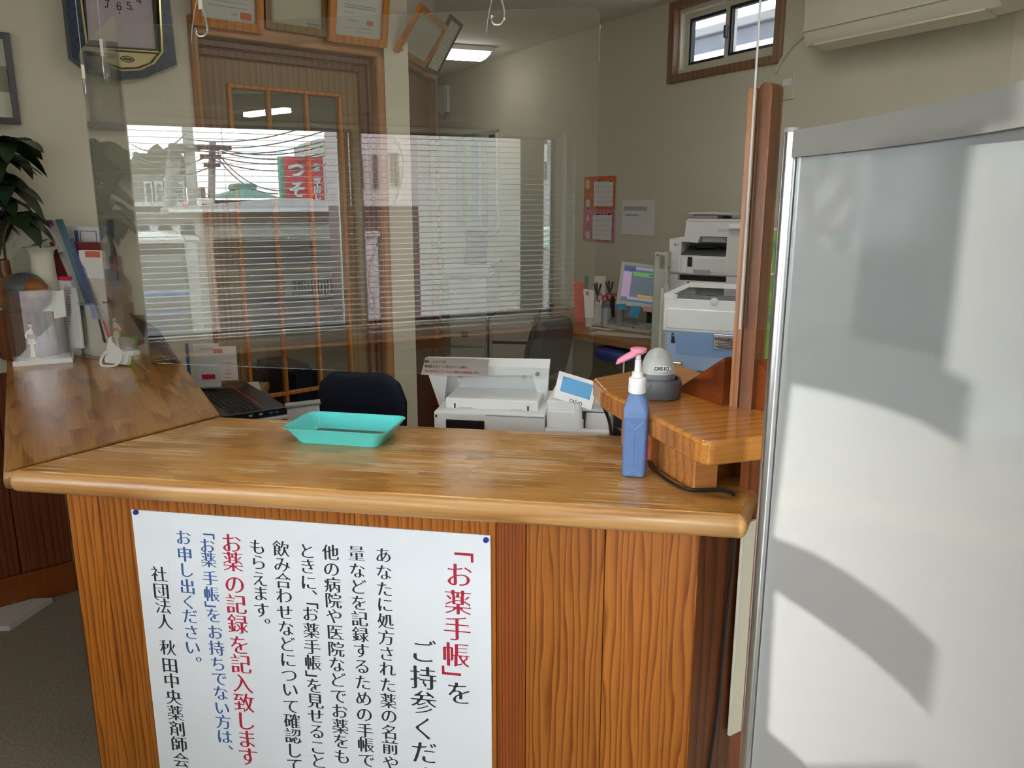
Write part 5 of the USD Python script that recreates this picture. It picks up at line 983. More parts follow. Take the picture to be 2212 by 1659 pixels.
scr(.05, .97, .10, .93, 'screen_grey'); scr(.05, .22, .80, .91, 'screen_blue', 2); scr(.22, .97, .85, .91, 'screen_pale', 2); scr(.05, .17, .20, .78, 'screen_pink', 2); scr(.19, .97, .70, .79, 'screen_green', 2); scr(.18, .97, .80, .83, 'screen_teal', 2); scr(.28, .97, .22, .28, 'screen_yellow', 2); scr(.14, .97, .15, .21, 'screen_pink', 2); scr(.05, .97, .10, .135, 'screen_teal', 2)
for k in range(6): scr(.30 + .1 * k, .37 + .1 * k, .16, .185, 'screen_pale', 3, 'screen_key')
scr(.42, .62, .73, .76, 'screen_blue', 3, 'screen_text')
P(mo, 'stand', B(.17, .25, .04, .07, dz, .90), 'black_plastic'); P(mo, 'foot', B(.08, .34, -.05, .14, dz, dz + .02, .005), 'black_plastic')
PB('note_blue', lin(64, 150, 190), .7); PB('note_pink', lin(216, 160, 164), .7); PB('note_green', lin(200, 210, 110), .7)
for (u0, v0, u1, v1, u2, v2, u3, v3, mt, lb_) in ((1332, 667, 1352, 670, 1352, 656, 1334, 656, 'note_blue', 'small blue sticky note at the lower left corner of the monitor'), (1355, 682, 1378, 688, 1386, 662, 1366, 660, 'note_blue', 'large blue sticky note hanging below the monitor'), (1388, 672, 1408, 675, 1408, 664, 1390, 662, 'note_pink', 'pink sticky note under the right of the monitor')):
    q4 = [mp(u0, v0, -.045), mp(u1, v1, -.045), mp(u2, v2, -.030), mp(u3, v3, -.030)]; O('sticky_note', hull(q4 + [p_ + np.array([0, .0012, 0]) for p_ in q4]), mt, lb_, 'sticky note', MF)
# keyboard
kb = [onz(*p_, dz + .012) for p_ in ((1266, 696), (1402, 716), (1424, 706), (1292, 683))]; kb = [np.array(p_) for p_ in kb]
KBF = Fr(kb[0][:2], math.degrees(math.atan2(*(kb[1] - kb[0])[[1, 0]]))); kl = [KBF.loc(p_) for p_ in kb]; kw_, kd = kl[1][0], .17
kbd = T('keyboard', 'beige desktop keyboard in front of the monitor', 'keyboard', KBF); kbb = P(kbd, 'body', hull([(0, 0, dz), (kw_, 0, dz), (kw_, kd, dz), (0, kd, dz), (0, 0, dz + .012), (kw_, 0, dz + .012), (kw_, kd, dz + .03), (0, kd, dz + .03)]), 'office_beige')
PB('key_grey', (.40, .39, .40), .6)
for i in range(5):
    for j in range(20): kx, ky = .02 + j * (kw_ - .04) / 20, .02 + i * (kd - .04) / 5; zz = dz + .012 + .018 * (ky + .01) / kd; P(kbb, 'key', B(kx, kx + (kw_ - .04) / 20 * .86, ky, ky + (kd - .04) / 5 * .86, zz, zz + .006, .001), 'key_grey')
O('note_strip', B(-.05, .05, -.006, .006, 0, .0012), 'note_green', 'yellow green paper strip lying above the keyboard', 'paper', Fr(onz(1330, 682, dz + .033)[:2], -25, dz + .0335))
for (u, v, sx_, sy_, rz, mt, lb_) in ((1300, 710, .14, .05, -38, 'paper', 'small white paper at the left of the keyboard'), (1330, 722, .26, .11, -30, 'old_paper', 'large pale printed sheet overhanging the front of the wall desk'), (1385, 728, .16, .09, -25, 'office_beige', 'grey paper beside the large printed sheet')):
    O('desk_paper', B(-sx_ / 2, sx_ / 2, -sy_ / 2, sy_ / 2, 0, .0015), mt, lb_, 'paper', Fr(onz(u, v, dz)[:2], rz, dz + (.002 if mt == 'office_beige' else .0)))
O('pink_note', B(-.03, .03, -.008, .008, 0, .001), 'note_pink', 'pink note on the front edge of the keyboard', 'sticky note', Fr(onz(1378, 712, dz + .018)[:2], -35, dz + .019))
# pen pots and organiser
OF = Fr(ony(1300, 690, 4.75)[:2], -6); op = lambda u, v, y=0: OF.px(u, v, y)
og = T('pen_organiser', 'cream desk organiser box holding scissors and pens', 'organiser', OF); m = fbx(OF, 1284, 1322, 652, 690, .06, .06, .004, dz); P(og, 'box', m, 'old_paper'); P(og, 'front_box', fbx(OF, 1283, 1300, 660, 690, .04, .0, .003, dz), 'office_beige')
P(og, 'back_card', fbx(OF, 1283, 1308, 596, 655, .006, .13, .002, dz), 'cream_paper')
def ring(cx_, cz, r, t, y): return tube([(cx_ + r * math.cos(a_), y, cz + r * 1.25 * math.sin(a_)) for a_ in np.linspace(0, 2 * math.pi, 13)], t, 6, 2)
PB('scissor_pink', lin(196, 70, 96), .4); PB('scissor_red', lin(186, 36, 50), .4)
for i, (u, v, mt, lb_) in enumerate(((1296, 643, 'scissor_pink', 'pair of pink handled scissors in the organiser'), (1316, 640, 'scissor_red', 'pair of red handled scissors in the organiser'))):
    s_ = T('scissors', lb_, 'scissors', OF); a_, b_ = op(u, v, .055 - .02 * i), op(u + 12, v + 2, .055 - .02 * i); e_ = op(u + 3, v + 34, .07)
    P(s_, 'handle', ring(a_[0], a_[2], .016, .0045, a_[1]), mt, 40); P(s_, 'handle', ring(b_[0], b_[2], .014, .0045, b_[1]), mt, 40); P(s_, 'blades', hull([a_ + [.0, 0, -.02], b_ + [0, 0, -.02], e_, e_ + [.006, 0, 0], a_ + [0, .004, -.02], e_ + [0, .004, 0]]), 'steel')
for i, (u, v) in enumerate(((1290, 614), (1316, 610))):
    s_ = T('steel_pliers', ('dark steel tool with spread handles at the left of the organiser', 'dark steel tool with spread handles at the right of the organiser')[i], 'tool', OF)
    for du in (-7, -1, 8): P(s_, 'prong', cyl(op(u + du, v - 4 + abs(du) * .4, .10), op(u + 1, v + 26, .10), .0055, 8, .004), 'dark_grey')
O('marker_pen', cyl(op(1324, 640, .03), op(1324, 684, .03), .010, 12), 'black_plastic', 'thick black marker standing right of the organiser', 'pen', OF, smooth=40)
O('white_pen', cyl(op(1299, 648, .01), op(1294, 668, .02), .006, 10), 'white_plastic', 'white pen leaning in the front of the organiser', 'pen', OF, smooth=40)
PB('jar_grey', (.46, .45, .42), .4); PB('jar_lid', lin(110, 136, 138), .4)
for i, (u, lb_) in enumerate(((1308, 'small grey jar with a teal lid beside the organiser'), (1340, 'small grey jar with a teal lid below the monitor corner'))):
    j = T('glue_jar', lb_, 'jar', OF); c_ = op(u, 680, -.03); zt_ = op(u, 664, -.03)[2]; r_ = abs(op(u + 8, 680, -.03)[0] - c_[0]); P(j, 'body', lathe([(0, dz), (r_, dz), (r_, zt_), (0, zt_)], (c_[0], c_[1], 0), 20), 'jar_grey', 40); P(j, 'lid', lathe([(0, zt_), (r_ * 1.04, zt_), (r_ * 1.04, zt_ + .022), (0, zt_ + .024)], (c_[0], c_[1], 0), 20), 'jar_lid', 40)
co = T('picture_card', 'pale pink card with a small picture standing at the left end of the wall desk', 'card', OF); q4 = [op(1264, 690, .02), op(1283, 690, .02), op(1283, 627, .05), op(1260, 624, .05)]; P(co, 'card', hull(q4 + [p_ + [0, .003, 0] for p_ in q4]), 'card_pink'); P(co, 'picture', fbx(OF, 1265, 1272, 630, 645, .001, .044, 0), 'seal_red'); P(co, 'foot', B(op(1264, 690, .02)[0], op(1283, 690, .02)[0], .0, .06, dz, op(1270, 690, .02)[2]), 'cream_paper')
fo = T('orange_folder', 'orange folder with a green tab behind the pink card', 'folder', OF); q4 = [op(1243, 690, .09), op(1264, 690, .09), op(1266, 610, .11), op(1236, 606, .11)]; P(fo, 'cover', hull([*q4, *[p_ + [0, .008, 0] for p_ in q4]]), 'sign_orange'); P(fo, 'tab', fbx(OF, 1263, 1270, 597, 625, .003, .085, 0), 'roof_green'); P(fo, 'foot', B(q4[0][0], q4[1][0], .08, .11, dz, q4[0][2]), 'sign_orange')
O('eraser_mug', lathe([(0, 0), (.02, 0), (.022, .05), (.018, .05), (.016, .01), (0, .01)]), 'old_paper', 'small cream mug before the organiser', 'mug', OF.at([op(1272, 690, -.04)[0], -.04, dz]), smooth=40)
bs_ = Fr(onz(1343, 740, .70)[:2], 0); sl = T('blue_stool', 'round royal blue stool seat before the wall desk', 'stool', bs_); r_ = abs(bs_.px(1400, 742)[0] - bs_.px(1286, 742)[0]) / 2
P(sl, 'seat', lathe([(0, .62), (r_ * .96, .62), (r_, .63), (r_, .655), (r_ * .97, .665), (0, .668)], n=40), 'royal_blue', 40); P(sl, 'column', cyl((0, 0, 0), (0, 0, .62), .03, 16), 'steel', 40); P(sl, 'foot', lathe([(0, 0), (.2, 0), (.19, .02), (.03, .05), (0, .05)], n=32), 'steel', 40)
# copier left of the desk
CF_ = Fr(ony(1055, 760, 4.75)[:2], -8); cpz = lambda u, v, y=0: CF_.px(u, v, y)
cp_ = T('copier', 'beige floor standing copier with paper drawers left of the wall desk', 'copier', CF_)
P(cp_, 'body', fbx(CF_, 970, 1052, 600, 790, .5, .03, .008, 0), 'copier_beige'); P(cp_, 'body', fbx(CF_, 1056, 1150, 690, 790, .5, .0, .008, 0), 'copier_beige')
for (v0, v1) in ((690, 718), (722, 748), (752, 790)): P(cp_, 'drawer', fbx(CF_, 972, 1048, v0, v1, .03, .012, .004), 'copier_beige')
for (v0, v1) in ((700, 738), (744, 790)): P(cp_, 'drawer', fbx(CF_, 1062, 1146, v0, v1, .03, -.015, .004), 'copier_beige')
P(cp_, 'drawer_grip', fbx(CF_, 1064, 1144, 738, 744, .02, -.008, 0), 'black_plastic'); P(cp_, 'feeder', fbx(CF_, 958, 1060, 572, 596, .5, -.01, .012), 'copier_beige'); P(cp_, 'control_panel', hull([cpz(1005, 570, .05), cpz(1050, 570, .05), cpz(1054, 500, .14), cpz(1012, 498, .14), cpz(1005, 570, .08), cpz(1050, 570, .08), cpz(1054, 500, .17), cpz(1012, 498, .17)]), 'navy_cloth')
P(cp_, 'label', fbx(CF_, 997, 1010, 716, 728, .002, .010, 0), 'slate_cloth')
# rack post
RKF = Fr(ony(1425, 740, 3.75)[:2], -20); rkf = lambda u, v, y=0: RKF.px(u, v, y)
rc_ = T('rack_upright', 'pale green grey steel rack upright standing between monitor and printers', 'rack', RKF); P(rc_, 'upright', fbx(RKF, 1409, 1438, 545, 760, .03, 0, .004, 0), 'rack_grey'); zt_ = rkf(1425, 546)[2]
P(rc_, 'top_beam', B(rkf(1424, 545)[0], rkf(1424, 545)[0] + .03, .0, .45, zt_ - .075, zt_ - .003, .003), 'rack_grey'); P(rc_, 'bolt_hole', cyl((rkf(1420, 553)[0], -.001, rkf(1420, 551)[2]), (rkf(1420, 553)[0], .004, rkf(1420, 551)[2]), .004, 12), 'ink'); P(rc_, 'shelf', B(rkf(1409, 700)[0], rkf(1409, 700)[0] + .5, .0, .45, rkf(1425, 752)[2] - .03, rkf(1425, 752)[2], .003), 'rack_grey'); P(rc_, 'upright', B(rkf(1409, 700)[0] + .46, rkf(1409, 700)[0] + .49, .42, .45, 0, zt_, .003), 'rack_grey')
# printers
PRF = Fr(ony(1490, 640, 3.85)[:2], -32); pq = lambda u, v, y=0: PRF.px(u, v, y)
pr = T('white_printer', 'white office printer with a dark output tray, on top of a second printer', 'printer', PRF); lo_z = pq(1500, 592)[2]; xr = pq(1640, 600)[0]
g = [pq(1444, 626 - 0, 0), ]
xa, xb_, xm = pq(1445, 550)[0], xr, pq(1480, 500)[0]; z_s, z_t = pq(1460, 516)[2], pq(1530, 473)[2]; zo0, zo1 = pq(1500, 552)[2], pq(1530, 511)[2]; xo0, xo1 = pq(1471, 540)[0], pq(1569, 540)[0]; xo2 = pq(1512, 520)[0]
shp = Polygon([(xa, lo_z), (xb_, lo_z), (xb_, z_t - .008), (xb_ - .01, z_t), (xm + .012, z_t), (xm + .003, z_t - .012), (xm - .002, z_s + .012), (xa, z_s)]).difference(Polygon([(xo0, zo0), (xo1, zo0), (xo1, zo1), (xo2, zo1), (xo2 - .01, zo1 - .03), (xo0, z_s - .012)]))
P(pr, 'body', ext(shp, 0, .38), 'grey_white'); P(pr, 'body_back', ext(Polygon([(xa + .01, lo_z), (xb_, lo_z), (xb_, z_s), (xa + .01, z_s)]), .12, .37), 'dark_grey'); P(pr, 'left_panel', B(xa, pq(1469, 580)[0], -.004, .02, lo_z + .004, z_s - .002, .003), 'grey_white')
ptf = P(pr, 'tray_front', fbx(PRF, 1496, 1567, 557, 590, .02, -.005, .004), 'grey_white'); P(pr, 'tray_left', fbx(PRF, 1471, 1484, 556, 590, .02, -.004, .003), 'grey_white'); P(pr, 'tray_gap', fbx(PRF, 1485, 1495, 555, 576, .01, -.0015, 0), 'black_plastic'); P(ptf, 'tray_grip', fbx(PRF, 1497, 1534, 583, 590, .01, -.007, .002), 'grey_plastic')
P(pr, 'output_tray', hull([pq(1472, 551, 0), pq(1567, 553, 0), pq(1566, 534, .1), pq(1489, 532, .1), pq(1472, 548, 0), pq(1567, 549, 0), pq(1540, 530, .11), pq(1502, 529, .11)]), 'dark_grey'); P(pr, 'output_flap', hull([pq(1503, 534, .03), pq(1545, 534, .03), pq(1540, 529, .06), pq(1504, 529, .06), pq(1503, 536, .05), pq(1545, 536, .05)]), 'dark_grey'); P(pr, 'lip', fbx(PRF, 1515, 1569, 511, 524, .05, .012, .004), 'grey_plastic')
P(pr, 'lid_line', fbx(PRF, 1486, 1600, 477.5, 479, .002, -.001, 0), 'grey_plastic'); P(pr, 'handle', fbx(PRF, 1572, 1600, 484, 495, .03, -.03, .006), 'white_plastic'); P(pr, 'lettering', text_plate('RICOH', .0165, pq(1551, 497.5, -.0005), (1, 0, 0), (0, 0, 1), .0008, bold=2), 'pale_ink'); P(pr, 'logo', cyl(pq(1458, 528, -.006), pq(1458, 528, -.002), .0045, 14), 'rail_blue'); P(pr, 'logo', fbx(PRF, 1462, 1466, 526, 531, .002, -.006, 0), 'pale_ink')
p2_ = T('lower_printer', 'lower white printer below the printer with the dark output tray', 'printer', PRF); P(p2_, 'body', ext(sbox(pq(1443, 620)[0], dz, xr - .01, lo_z - .003).difference(sbox(pq(1464, 600)[0], pq(1500, 607)[2], pq(1569, 600)[0], pq(1500, 594)[2])), .0, .36), 'grey_white'); P(p2_, 'slot_back', B(pq(1460, 600)[0], xr - .03, .03, .3, pq(1500, 610)[2], lo_z - .01), 'black_plastic'); P(p2_, 'tray_front', fbx(PRF, 1490, 1567, 610, 640, .02, -.006, .004), 'grey_white'); P(p2_, 'tray_gap', fbx(PRF, 1484, 1489, 609, 630, .01, -.0015, 0), 'black_plastic')
O('paper_stack', fbx(PRF, 1496, 1550, 465, 473, .22, .06, .002, z_t), 'leaf_lilac' if 'leaf_lilac' in M else PB('leaf_lilac', lin(150, 132, 148), .6), 'lilac grey folder lying on the white printer', 'folder', PRF); zz = pq(1520, 465, .06)[2]; O('crumpled_sheet', hull([pq(1487, 462, .05), pq(1600, 460, .05), pq(1600, 464, .3), pq(1500, 463, .3), pq(1490, 459, .15), pq(1530, 458, .15), [pq(1500, 465, .06)[0], .08, zz], [pq(1590, 465, .06)[0], .08, zz], [pq(1590, 465, .06)[0], .26, zz]]), 'paper', 'white curled sheets on top of the lilac folder', 'paper', PRF)
for (u, v0, mt, lb_, tl) in ((1437, 602, 'jar_grey', 'tall pale bottle standing between rack upright and printers', 1), (1429, 622, 'old_paper', 'cream tube beside the tall pale bottle', 0)):
    b_ = Fr(ony(u, 650, 3.6)[:2], 0); zt_ = b_.px(u, v0)[2]; O('bottle', lathe([(0, dz), (.013, dz), (.013, zt_ - .03), (.006, zt_ - .015), (.006, zt_), (0, zt_)] if tl else [(0, dz), (.010, dz), (.010, zt_), (0, zt_)], n=16), mt, lb_, 'bottle', b_, smooth=40)
# white and blue packing machine on a low cabinet
MB = Fr(ony(1434, 720, 2.75)[:2], -24); mq = lambda u, v, y=0: MB.px(u, v, y)
mc = T('packing_machine', 'white and pale blue dispensing machine with a dark glass lid behind the wooden post', 'machine', MB)
xa, xr = mq(1432, 680)[0], mq(1640, 690)[0]; zt_, zb_, z2 = mq(1432, 634)[2], mq(1440, 715)[2], mq(1440, 800)[2]; dep = .42
P(mc, 'upper_body', B(xa, xr, 0, dep, zb_, zt_ - .012, .004), 'white_plastic'); lx = mq(1456, 640)[0]
P(mc, 'top_frame', exz(sbox(xa, 0, xr, dep).difference(sbox(lx, -.01, xr - .03, dep * .55)), zt_ - .014, zt_), 'white_plastic'); P(mc, 'lid_front', B(lx + .001, xr - .03, .001, .012, mq(1500, 647)[2], zt_ - .001, .001), 'reader_band'); P(mc, 'lid', B(lx + .001, xr - .031, .002, dep * .55, zt_ - .010, zt_ + .001), 'glass_dark'); P(mc, 'lid_lip', B(lx, lx + .012, -.003, .004, mq(1457, 647)[2], zt_, .001), 'grey_white')
P(mc, 'front_step', B(xa + .014, xr, -.005, .01, mq(1500, 712)[2], mq(1500, 668)[2], .003), 'white_plastic'); P(mc, 'finger_grip', trimesh.creation.icosphere(3, .014).apply_scale([1, .25, 1]).apply_translation(mq(1543, 652, -.001)), 'grey_white', True)
P(mc, 'lower_body', B(mq(1434, 760)[0], xr, .018, dep, z2, zb_ - .002, .006), 'pale_blue'); P(mc, 'front_flap', place(ext(Polygon([(0, 0), (xr - mq(1461, 740)[0], 0), (xr - mq(1461, 740)[0], .082), (-.012, .082)]), 0, .012), (mq(1461, 740)[0], .012, mq(1461, 766)[2]), (1, 0, 0), unit((0, 1, -.12)), unit((0, -.12, 1))), 'mid_blue')
P(mc, 'latch_slot', fbx(MB, 1450, 1459, 720, 741, .01, .012, .001), 'black_plastic'); P(mc, 'latch_pin', fbx(MB, 1452, 1457, 723, 727, .01, .008, .001), 'steel'); P(mc, 'button', fbx(MB, 1437, 1446, 740.5, 743.5, .004, .0155, .001), 'grey_white')
P(mc, 'plate', fbx(MB, 1541, 1600, 724, 756, .002, -.006, .0008), 'aluminium'); P(mc, 'lettering', text_plate('KOBAYASHI', .0118, mq(1543.5, 731, -.0065), (1, 0, 0), (0, 0, 1), .0006, bold=3), 'ink')
for k in range(6): P(mc, 'plate_print', fbx(MB, 1546 + 6 * (k % 2), 1590, 735 + 3.4 * k, 736.4 + 3.4 * k, .001, -.0068, 0), 'ink')
P(mc, 'hinge', fbx(MB, 1452, 1471, 783, 796, .02, -.004, .002), 'brass'); P(mc, 'foot', B(mq(1455, 800)[0], mq(1471, 800)[0], .0, .03, mq(1460, 818)[2], z2 + .01, .002), 'pale_blue'); zc = mq(1460, 818)[2]
cb = T('machine_cabinet', 'dark cabinet under the white and blue machine', 'cabinet', MB); P(cb, 'body', B(xa - .02, xr + .3, -.03, dep + .05, 0, zc - .02, .004), 'dark_grey'); P(cb, 'top', B(xa - .03, xr + .31, -.04, dep + .06, zc - .02, zc, .003), 'black_plastic')
# green poster right of the post
GP = Fr(ony(1660, 560, 2.3)[:2], -30); gq = lambda u, v, y=0: GP.px(u, v, y)
gp_ = T('green_poster', 'tall green poster board behind the wooden post, partly hidden by the whiteboard', 'poster', GP); gpb = P(gp_, 'board', fbx(GP, 1636, 1720, 492, 800, .006, .003, 0, zc), 'cream_paper')
PB('poster_green', lin(124, 168, 66), .6); PB('clover_green', lin(72, 150, 104), .6); PB('clover_light', lin(96, 160, 60), .6)
P(gpb, 'print', fbx(GP, 1638, 1718, 498, 790, .001, .0022, 0), 'poster_green')
for (u, v, mt) in ((1661, 548, 'clover_green'), (1656, 560, 'clover_light'), (1674, 530, 'clover_green'), (1655, 668, 'clover_light'), (1659, 688, 'clover_green'), (1672, 620, 'clover_light'), (1650, 720, 'clover_light')):
    c_ = gq(u, v, .0018); P(gpb, 'clover', ext(union_all([Point(c_[0] + .007 * math.cos(a_), c_[2] + .007 * math.sin(a_)).buffer(.0068) for a_ in (.8, 2.4, 3.9, 5.5)]), .0012, .002), mt)
P(gp_, 'lettering', text_plate('レシ', .040, gq(1656, 582, .0015), (1, 0, 0), (0, 0, 1), .0006, bold=2), 'paper'); P(gp_, 'stand', B(gq(1640, 700)[0], gq(1715, 700)[0], .009, .12, zc, zc + .01), 'cream_paper')
# ---------------------------------------------------------------- on the walls
q = lambda u, v, y=0: WC.px(u, v, y)
def onwall(fr, u0, u1, v0, v1, t=.004, y=-.004, r=0): return boxon(fr, u0, u1, v0, v1, t, y, r)
PB('cal_orange', lin(214, 104, 50), .6, var=.25, scale=30); PB('cal_pink', lin(208, 120, 150), .6, var=.25, scale=40); PB('cal_yellow', lin(232, 176, 50), .6)
for nm, lb_, u0, u1, v0, v1, mt, num, pg in (('calendar', 'orange calendar sheet marked 3 on the right wall', 1262, 1328, 381, 452, 'cal_orange', '3', (1283, 1324, 390, 446)), ('calendar', 'pink calendar sheet marked 4 hanging below the orange one', 1260, 1325, 453, 521, 'cal_pink', '4', (1280, 1321, 462, 518))):
    cl3 = T(nm, lb_, 'calendar', WC); P(cl3, 'sheet', onwall(WC, u0, u1, v0, v1, .004, -.008), mt); pg_ = P(cl3, 'page', onwall(WC, pg[0], pg[1], pg[2], pg[3], .001, -.0092), 'paper')
    c_ = q(1270, v0 + 16, -.0085); P(cl3, 'number_disc', cyl((c_[0], -.0095, c_[2]), (c_[0], -.008, c_[2]), .032, 20), 'cal_yellow' if num == '3' else 'cal_pink'); P(cl3, 'lettering', text_plate(num, .06, [c_[0] - .0165, -.0098, c_[2] - .004], (1, 0, 0), (0, 0, 1), .0006, bold=5), 'paper')
    c_ = q(1270, v1 - 13, -.0085); P(cl3, 'white_disc', cyl((c_[0], -.0095, c_[2]), (c_[0], -.008, c_[2]), .026, 20), 'cream_paper')
    for k, m2 in enumerate(('seal_red', 'blue_ink', 'clover_green', 'cal_orange', 'navy_cloth')): du = (pg[1] - pg[0]) / 5; P(pg_, 'head_stripe', onwall(WC, pg[0] + du * k, pg[0] + du * (k + .9), pg[2], pg[2] + 2.2, .0006, -.0098), m2)
    for rr in range(4):
        for k in range(7): u_ = pg[0] + 4 + (pg[1] - pg[0] - 8) * k / 6; v_ = pg[2] + 14 + 10.5 * rr; P(pg_, 'date', onwall(WC, u_ - .8, u_ + .8, v_ - .9, v_ + .9, .0005, -.0097), 'seal_red' if k == 0 else 'pale_ink')
np_ = T('wall_notice', 'white square paper with a printed heading pinned to the right wall', 'paper', WC); P(np_, 'sheet', onwall(WC, 1343, 1414, 433, 508, .002, -.005), 'paper'); P(np_, 'heading', onwall(WC, 1347, 1398, 446, 455, .0006, -.0056), 'pale_ink'); P(np_, 'print_line', onwall(WC, 1351, 1380, 463, 467, .0006, -.0056), 'pale_ink'); c_ = q(1345, 438, -.006); P(np_, 'pin', trimesh.creation.icosphere(2, .005).apply_translation(c_), 'white_plastic')
ch = T('wall_chart', 'tall pale printed chart hanging on the right wall behind the hanging screen', 'chart', WC); P(ch, 'sheet', onwall(WC, 968, 1074, 292, 500, .004, -.010), 'sign_white'); P(ch, 'hanger', onwall(WC, 968, 1075, 288, 294, .012, -.014), 'grey_plastic'); P(ch, 'edge_strip', onwall(WC, 1072, 1076, 286, 500, .008, -.012), 'white_plastic')
for k in range(3): P(ch, 'column', onwall(WC, (985, 1020, 1040)[k], (998, 1032, 1052)[k], 296, 490, .001, -.0108), ('pale_ink', 'mid_blue', 'pale_ink')[k])
for k in range(12): P(ch, 'row_line', onwall(WC, 974, 1068, 306 + 15 * k, 307.4 + 15 * k, .0008, -.0112), 'pale_ink')
P(ch, 'title', onwall(WC, 1056, 1068, 290, 297, .001, -.0115), 'ink')
ic = T('wall_intercom', 'white intercom handset hanging on the wall right of the narrow doorway', 'intercom', WC); P(ic, 'body', onwall(WC, 946, 961, 185, 243, .05, -.05, .01), 'white_plastic'); P(ic, 'cord', tube([q(960, 190, -.05), q(963, 200, -.08), q(962, 240, -.07), q(950, 246, -.05)], .006, 6), 'grey_plastic')
ah = T('air_conditioner', 'cream wall mounted air conditioner high on the right wall', 'air conditioner', WC)
xa, xb_ = q(1735, 80, -.20)[0], q(2150, 40, -.20)[0]; z0_ = q(1790, 99, -.17)[2]; zt_ = min(z0_ + .27, 2.47)
pf = Polygon([(-.004, z0_ + .07), (-.05, z0_ + .02), (-.12, z0_), (-.175, z0_ + .015), (-.20, z0_ + .06), (-.205, zt_ - .03), (-.19, zt_), (-.004, zt_)]); m = exz(Polygon([(x, y) for x, y in pf.exterior.coords]), 0, xb_ - xa); v = m.vertices.copy(); m.vertices = np.c_[xa + v[:, 2], v[:, 0], v[:, 1]]; m.fix_normals(); PB('ac_cream', (.64, .60, .48), .4); P(ah, 'body', m, 'ac_cream', 30)
P(ah, 'louvre', hull([(xa + .05, -.12, z0_ - .002), (xb_ - .05, -.12, z0_ - .002), (xa + .05, -.185, z0_ + .018), (xb_ - .05, -.185, z0_ + .018), (xa + .05, -.12, z0_ - .008), (xb_ - .05, -.186, z0_ + .010), (xa + .05, -.186, z0_ + .010), (xb_ - .05, -.12, z0_ - .008)]), 'ac_cream'); P(ah, 'cable', tube([(xa + .01, -.02, z0_ + .08), q(1715, 95, -.012), q(1700, 112, -.012), q(1675, 155, -.012)], .007, 6), 'ac_cream')
P(ah, 'panel_seam', B(xa + .002, xb_ - .002, -.2085, -.203, z0_ + .068, z0_ + .074), 'old_paper')
sw = T('wall_switch', 'cream switch plate on the right wall beside the wooden post', 'switch', WC); P(sw, 'plate', onwall(WC, 1676, 1714, 158, 216, .008, -.008, .003), 'ac_cream'); P(sw, 'rocker', onwall(WC, 1690, 1708, 170, 186, .006, -.011, .002), 'paper')
bp_ = T('blue_wall_sign', 'white sign with a blue header just above the whiteboard rail', 'sign', WC); P(bp_, 'panel', onwall(WC, 2158, 2330, 190, 420, .004, -.006), 'paper'); P(bp_, 'header', onwall(WC, 2154, 2330, 186, 214, .002, -.008), 'pin_blue'); P(bp_, 'lettering', text_plate('薬局からの', .045, q(2166, 203, -.0085), (1, 0, 0), (0, 0, 1), .0006, bold=2), 'paper'); c_ = q(2186, 187, -.01); P(bp_, 'pin', cyl((c_[0], -.012, c_[2]), (c_[0], -.004, c_[2]), .006, 12), 'ink')
# clock and frames on the back wall
q = lambda u, v, y=0: WA.px(u, v, y)
PB('clock_blue', lin(44, 60, 80), .3, var=.45, scale=60); PB('clock_face', lin(176, 166, 172), .6); PB('clock_dark', (.03, .03, .035), .4)
ck = T('wall_clock', 'large wall clock with a blue marbled eight sided case and brass trim', 'clock', WA)
pt = lambda u, v, y=-.05: tuple(q(u, v, y)[[0, 2]])
outl = [pt(139, -20), pt(155, 124), pt(200, 158), pt(262, 172), pt(316, 167), pt(381, 140), pt(364, -20)]; cz_ = q(250, -20, -.05)[2]; top_ = [(x, 2 * (cz_ + .10) - z) for x, z in outl[::-1]]; shp = Polygon(outl + top_).buffer(0)
zmax = 2.46; shp = shp.intersection(sbox(-9, 0, 9, zmax))
pin = [pt(172, -20), pt(187, 97), pt(208, 125), pt(235, 144), pt(262, 152), pt(300, 150), pt(330, 136), pt(348, 112), pt(341, -20)]; inn = Polygon(pin + [(x, 2 * (cz_ + .10) - z) for x, z in pin[::-1]]).buffer(0).intersection(sbox(-9, 0, 9, zmax - .03))
P(ck, 'case', ext(shp.difference(inn), -.055, -.004), 'clock_blue'); P(ck, 'case_back', ext(shp.buffer(-.004), -.012, -.002), 'clock_dark')
P(ck, 'brass_trim', ext(inn.buffer(.0045).difference(inn.buffer(-.0015)), -.060, -.02), 'brass'); P(ck, 'back_plate', ext(inn, -.024, -.016), 'clock_dark')
fpz = [pt(183, -20, -.03), pt(191, 98, -.03), pt(337, 106, -.03), pt(326, -20, -.03)]; fac = Polygon(fpz + [(x, 2 * (cz_ + .10) - z) for x, z in fpz[::-1]]).buffer(0).intersection(sbox(-9, 0, 9, zmax - .04)); ckf = P(ck, 'face', ext(fac, -.030, -.024), 'clock_face')
P(ck, 'face_frame', ext(fac.buffer(.006).difference(fac), -.034, -.022), 'clock_dark'); P(ck, 'brass_bar', hull([np.array([*q(195, 101, -.045)]), q(343, 111, -.045), q(195, 104, -.045), q(343, 114, -.045), q(195, 101, -.035), q(343, 111, -.035)]), 'brass')
lp_ = Polygon([pt(202, 109, -.03), pt(338, 117, -.03), pt(322, 136, -.03), pt(295, 145, -.03), pt(262, 146, -.03), pt(225, 132, -.03)]); P(ck, 'emblem_plate', ext(lp_.buffer(0), -.032, -.024), 'cal_cream' if 'cal_cream' in M else PB('cal_cream', lin(214, 196, 140), .4))
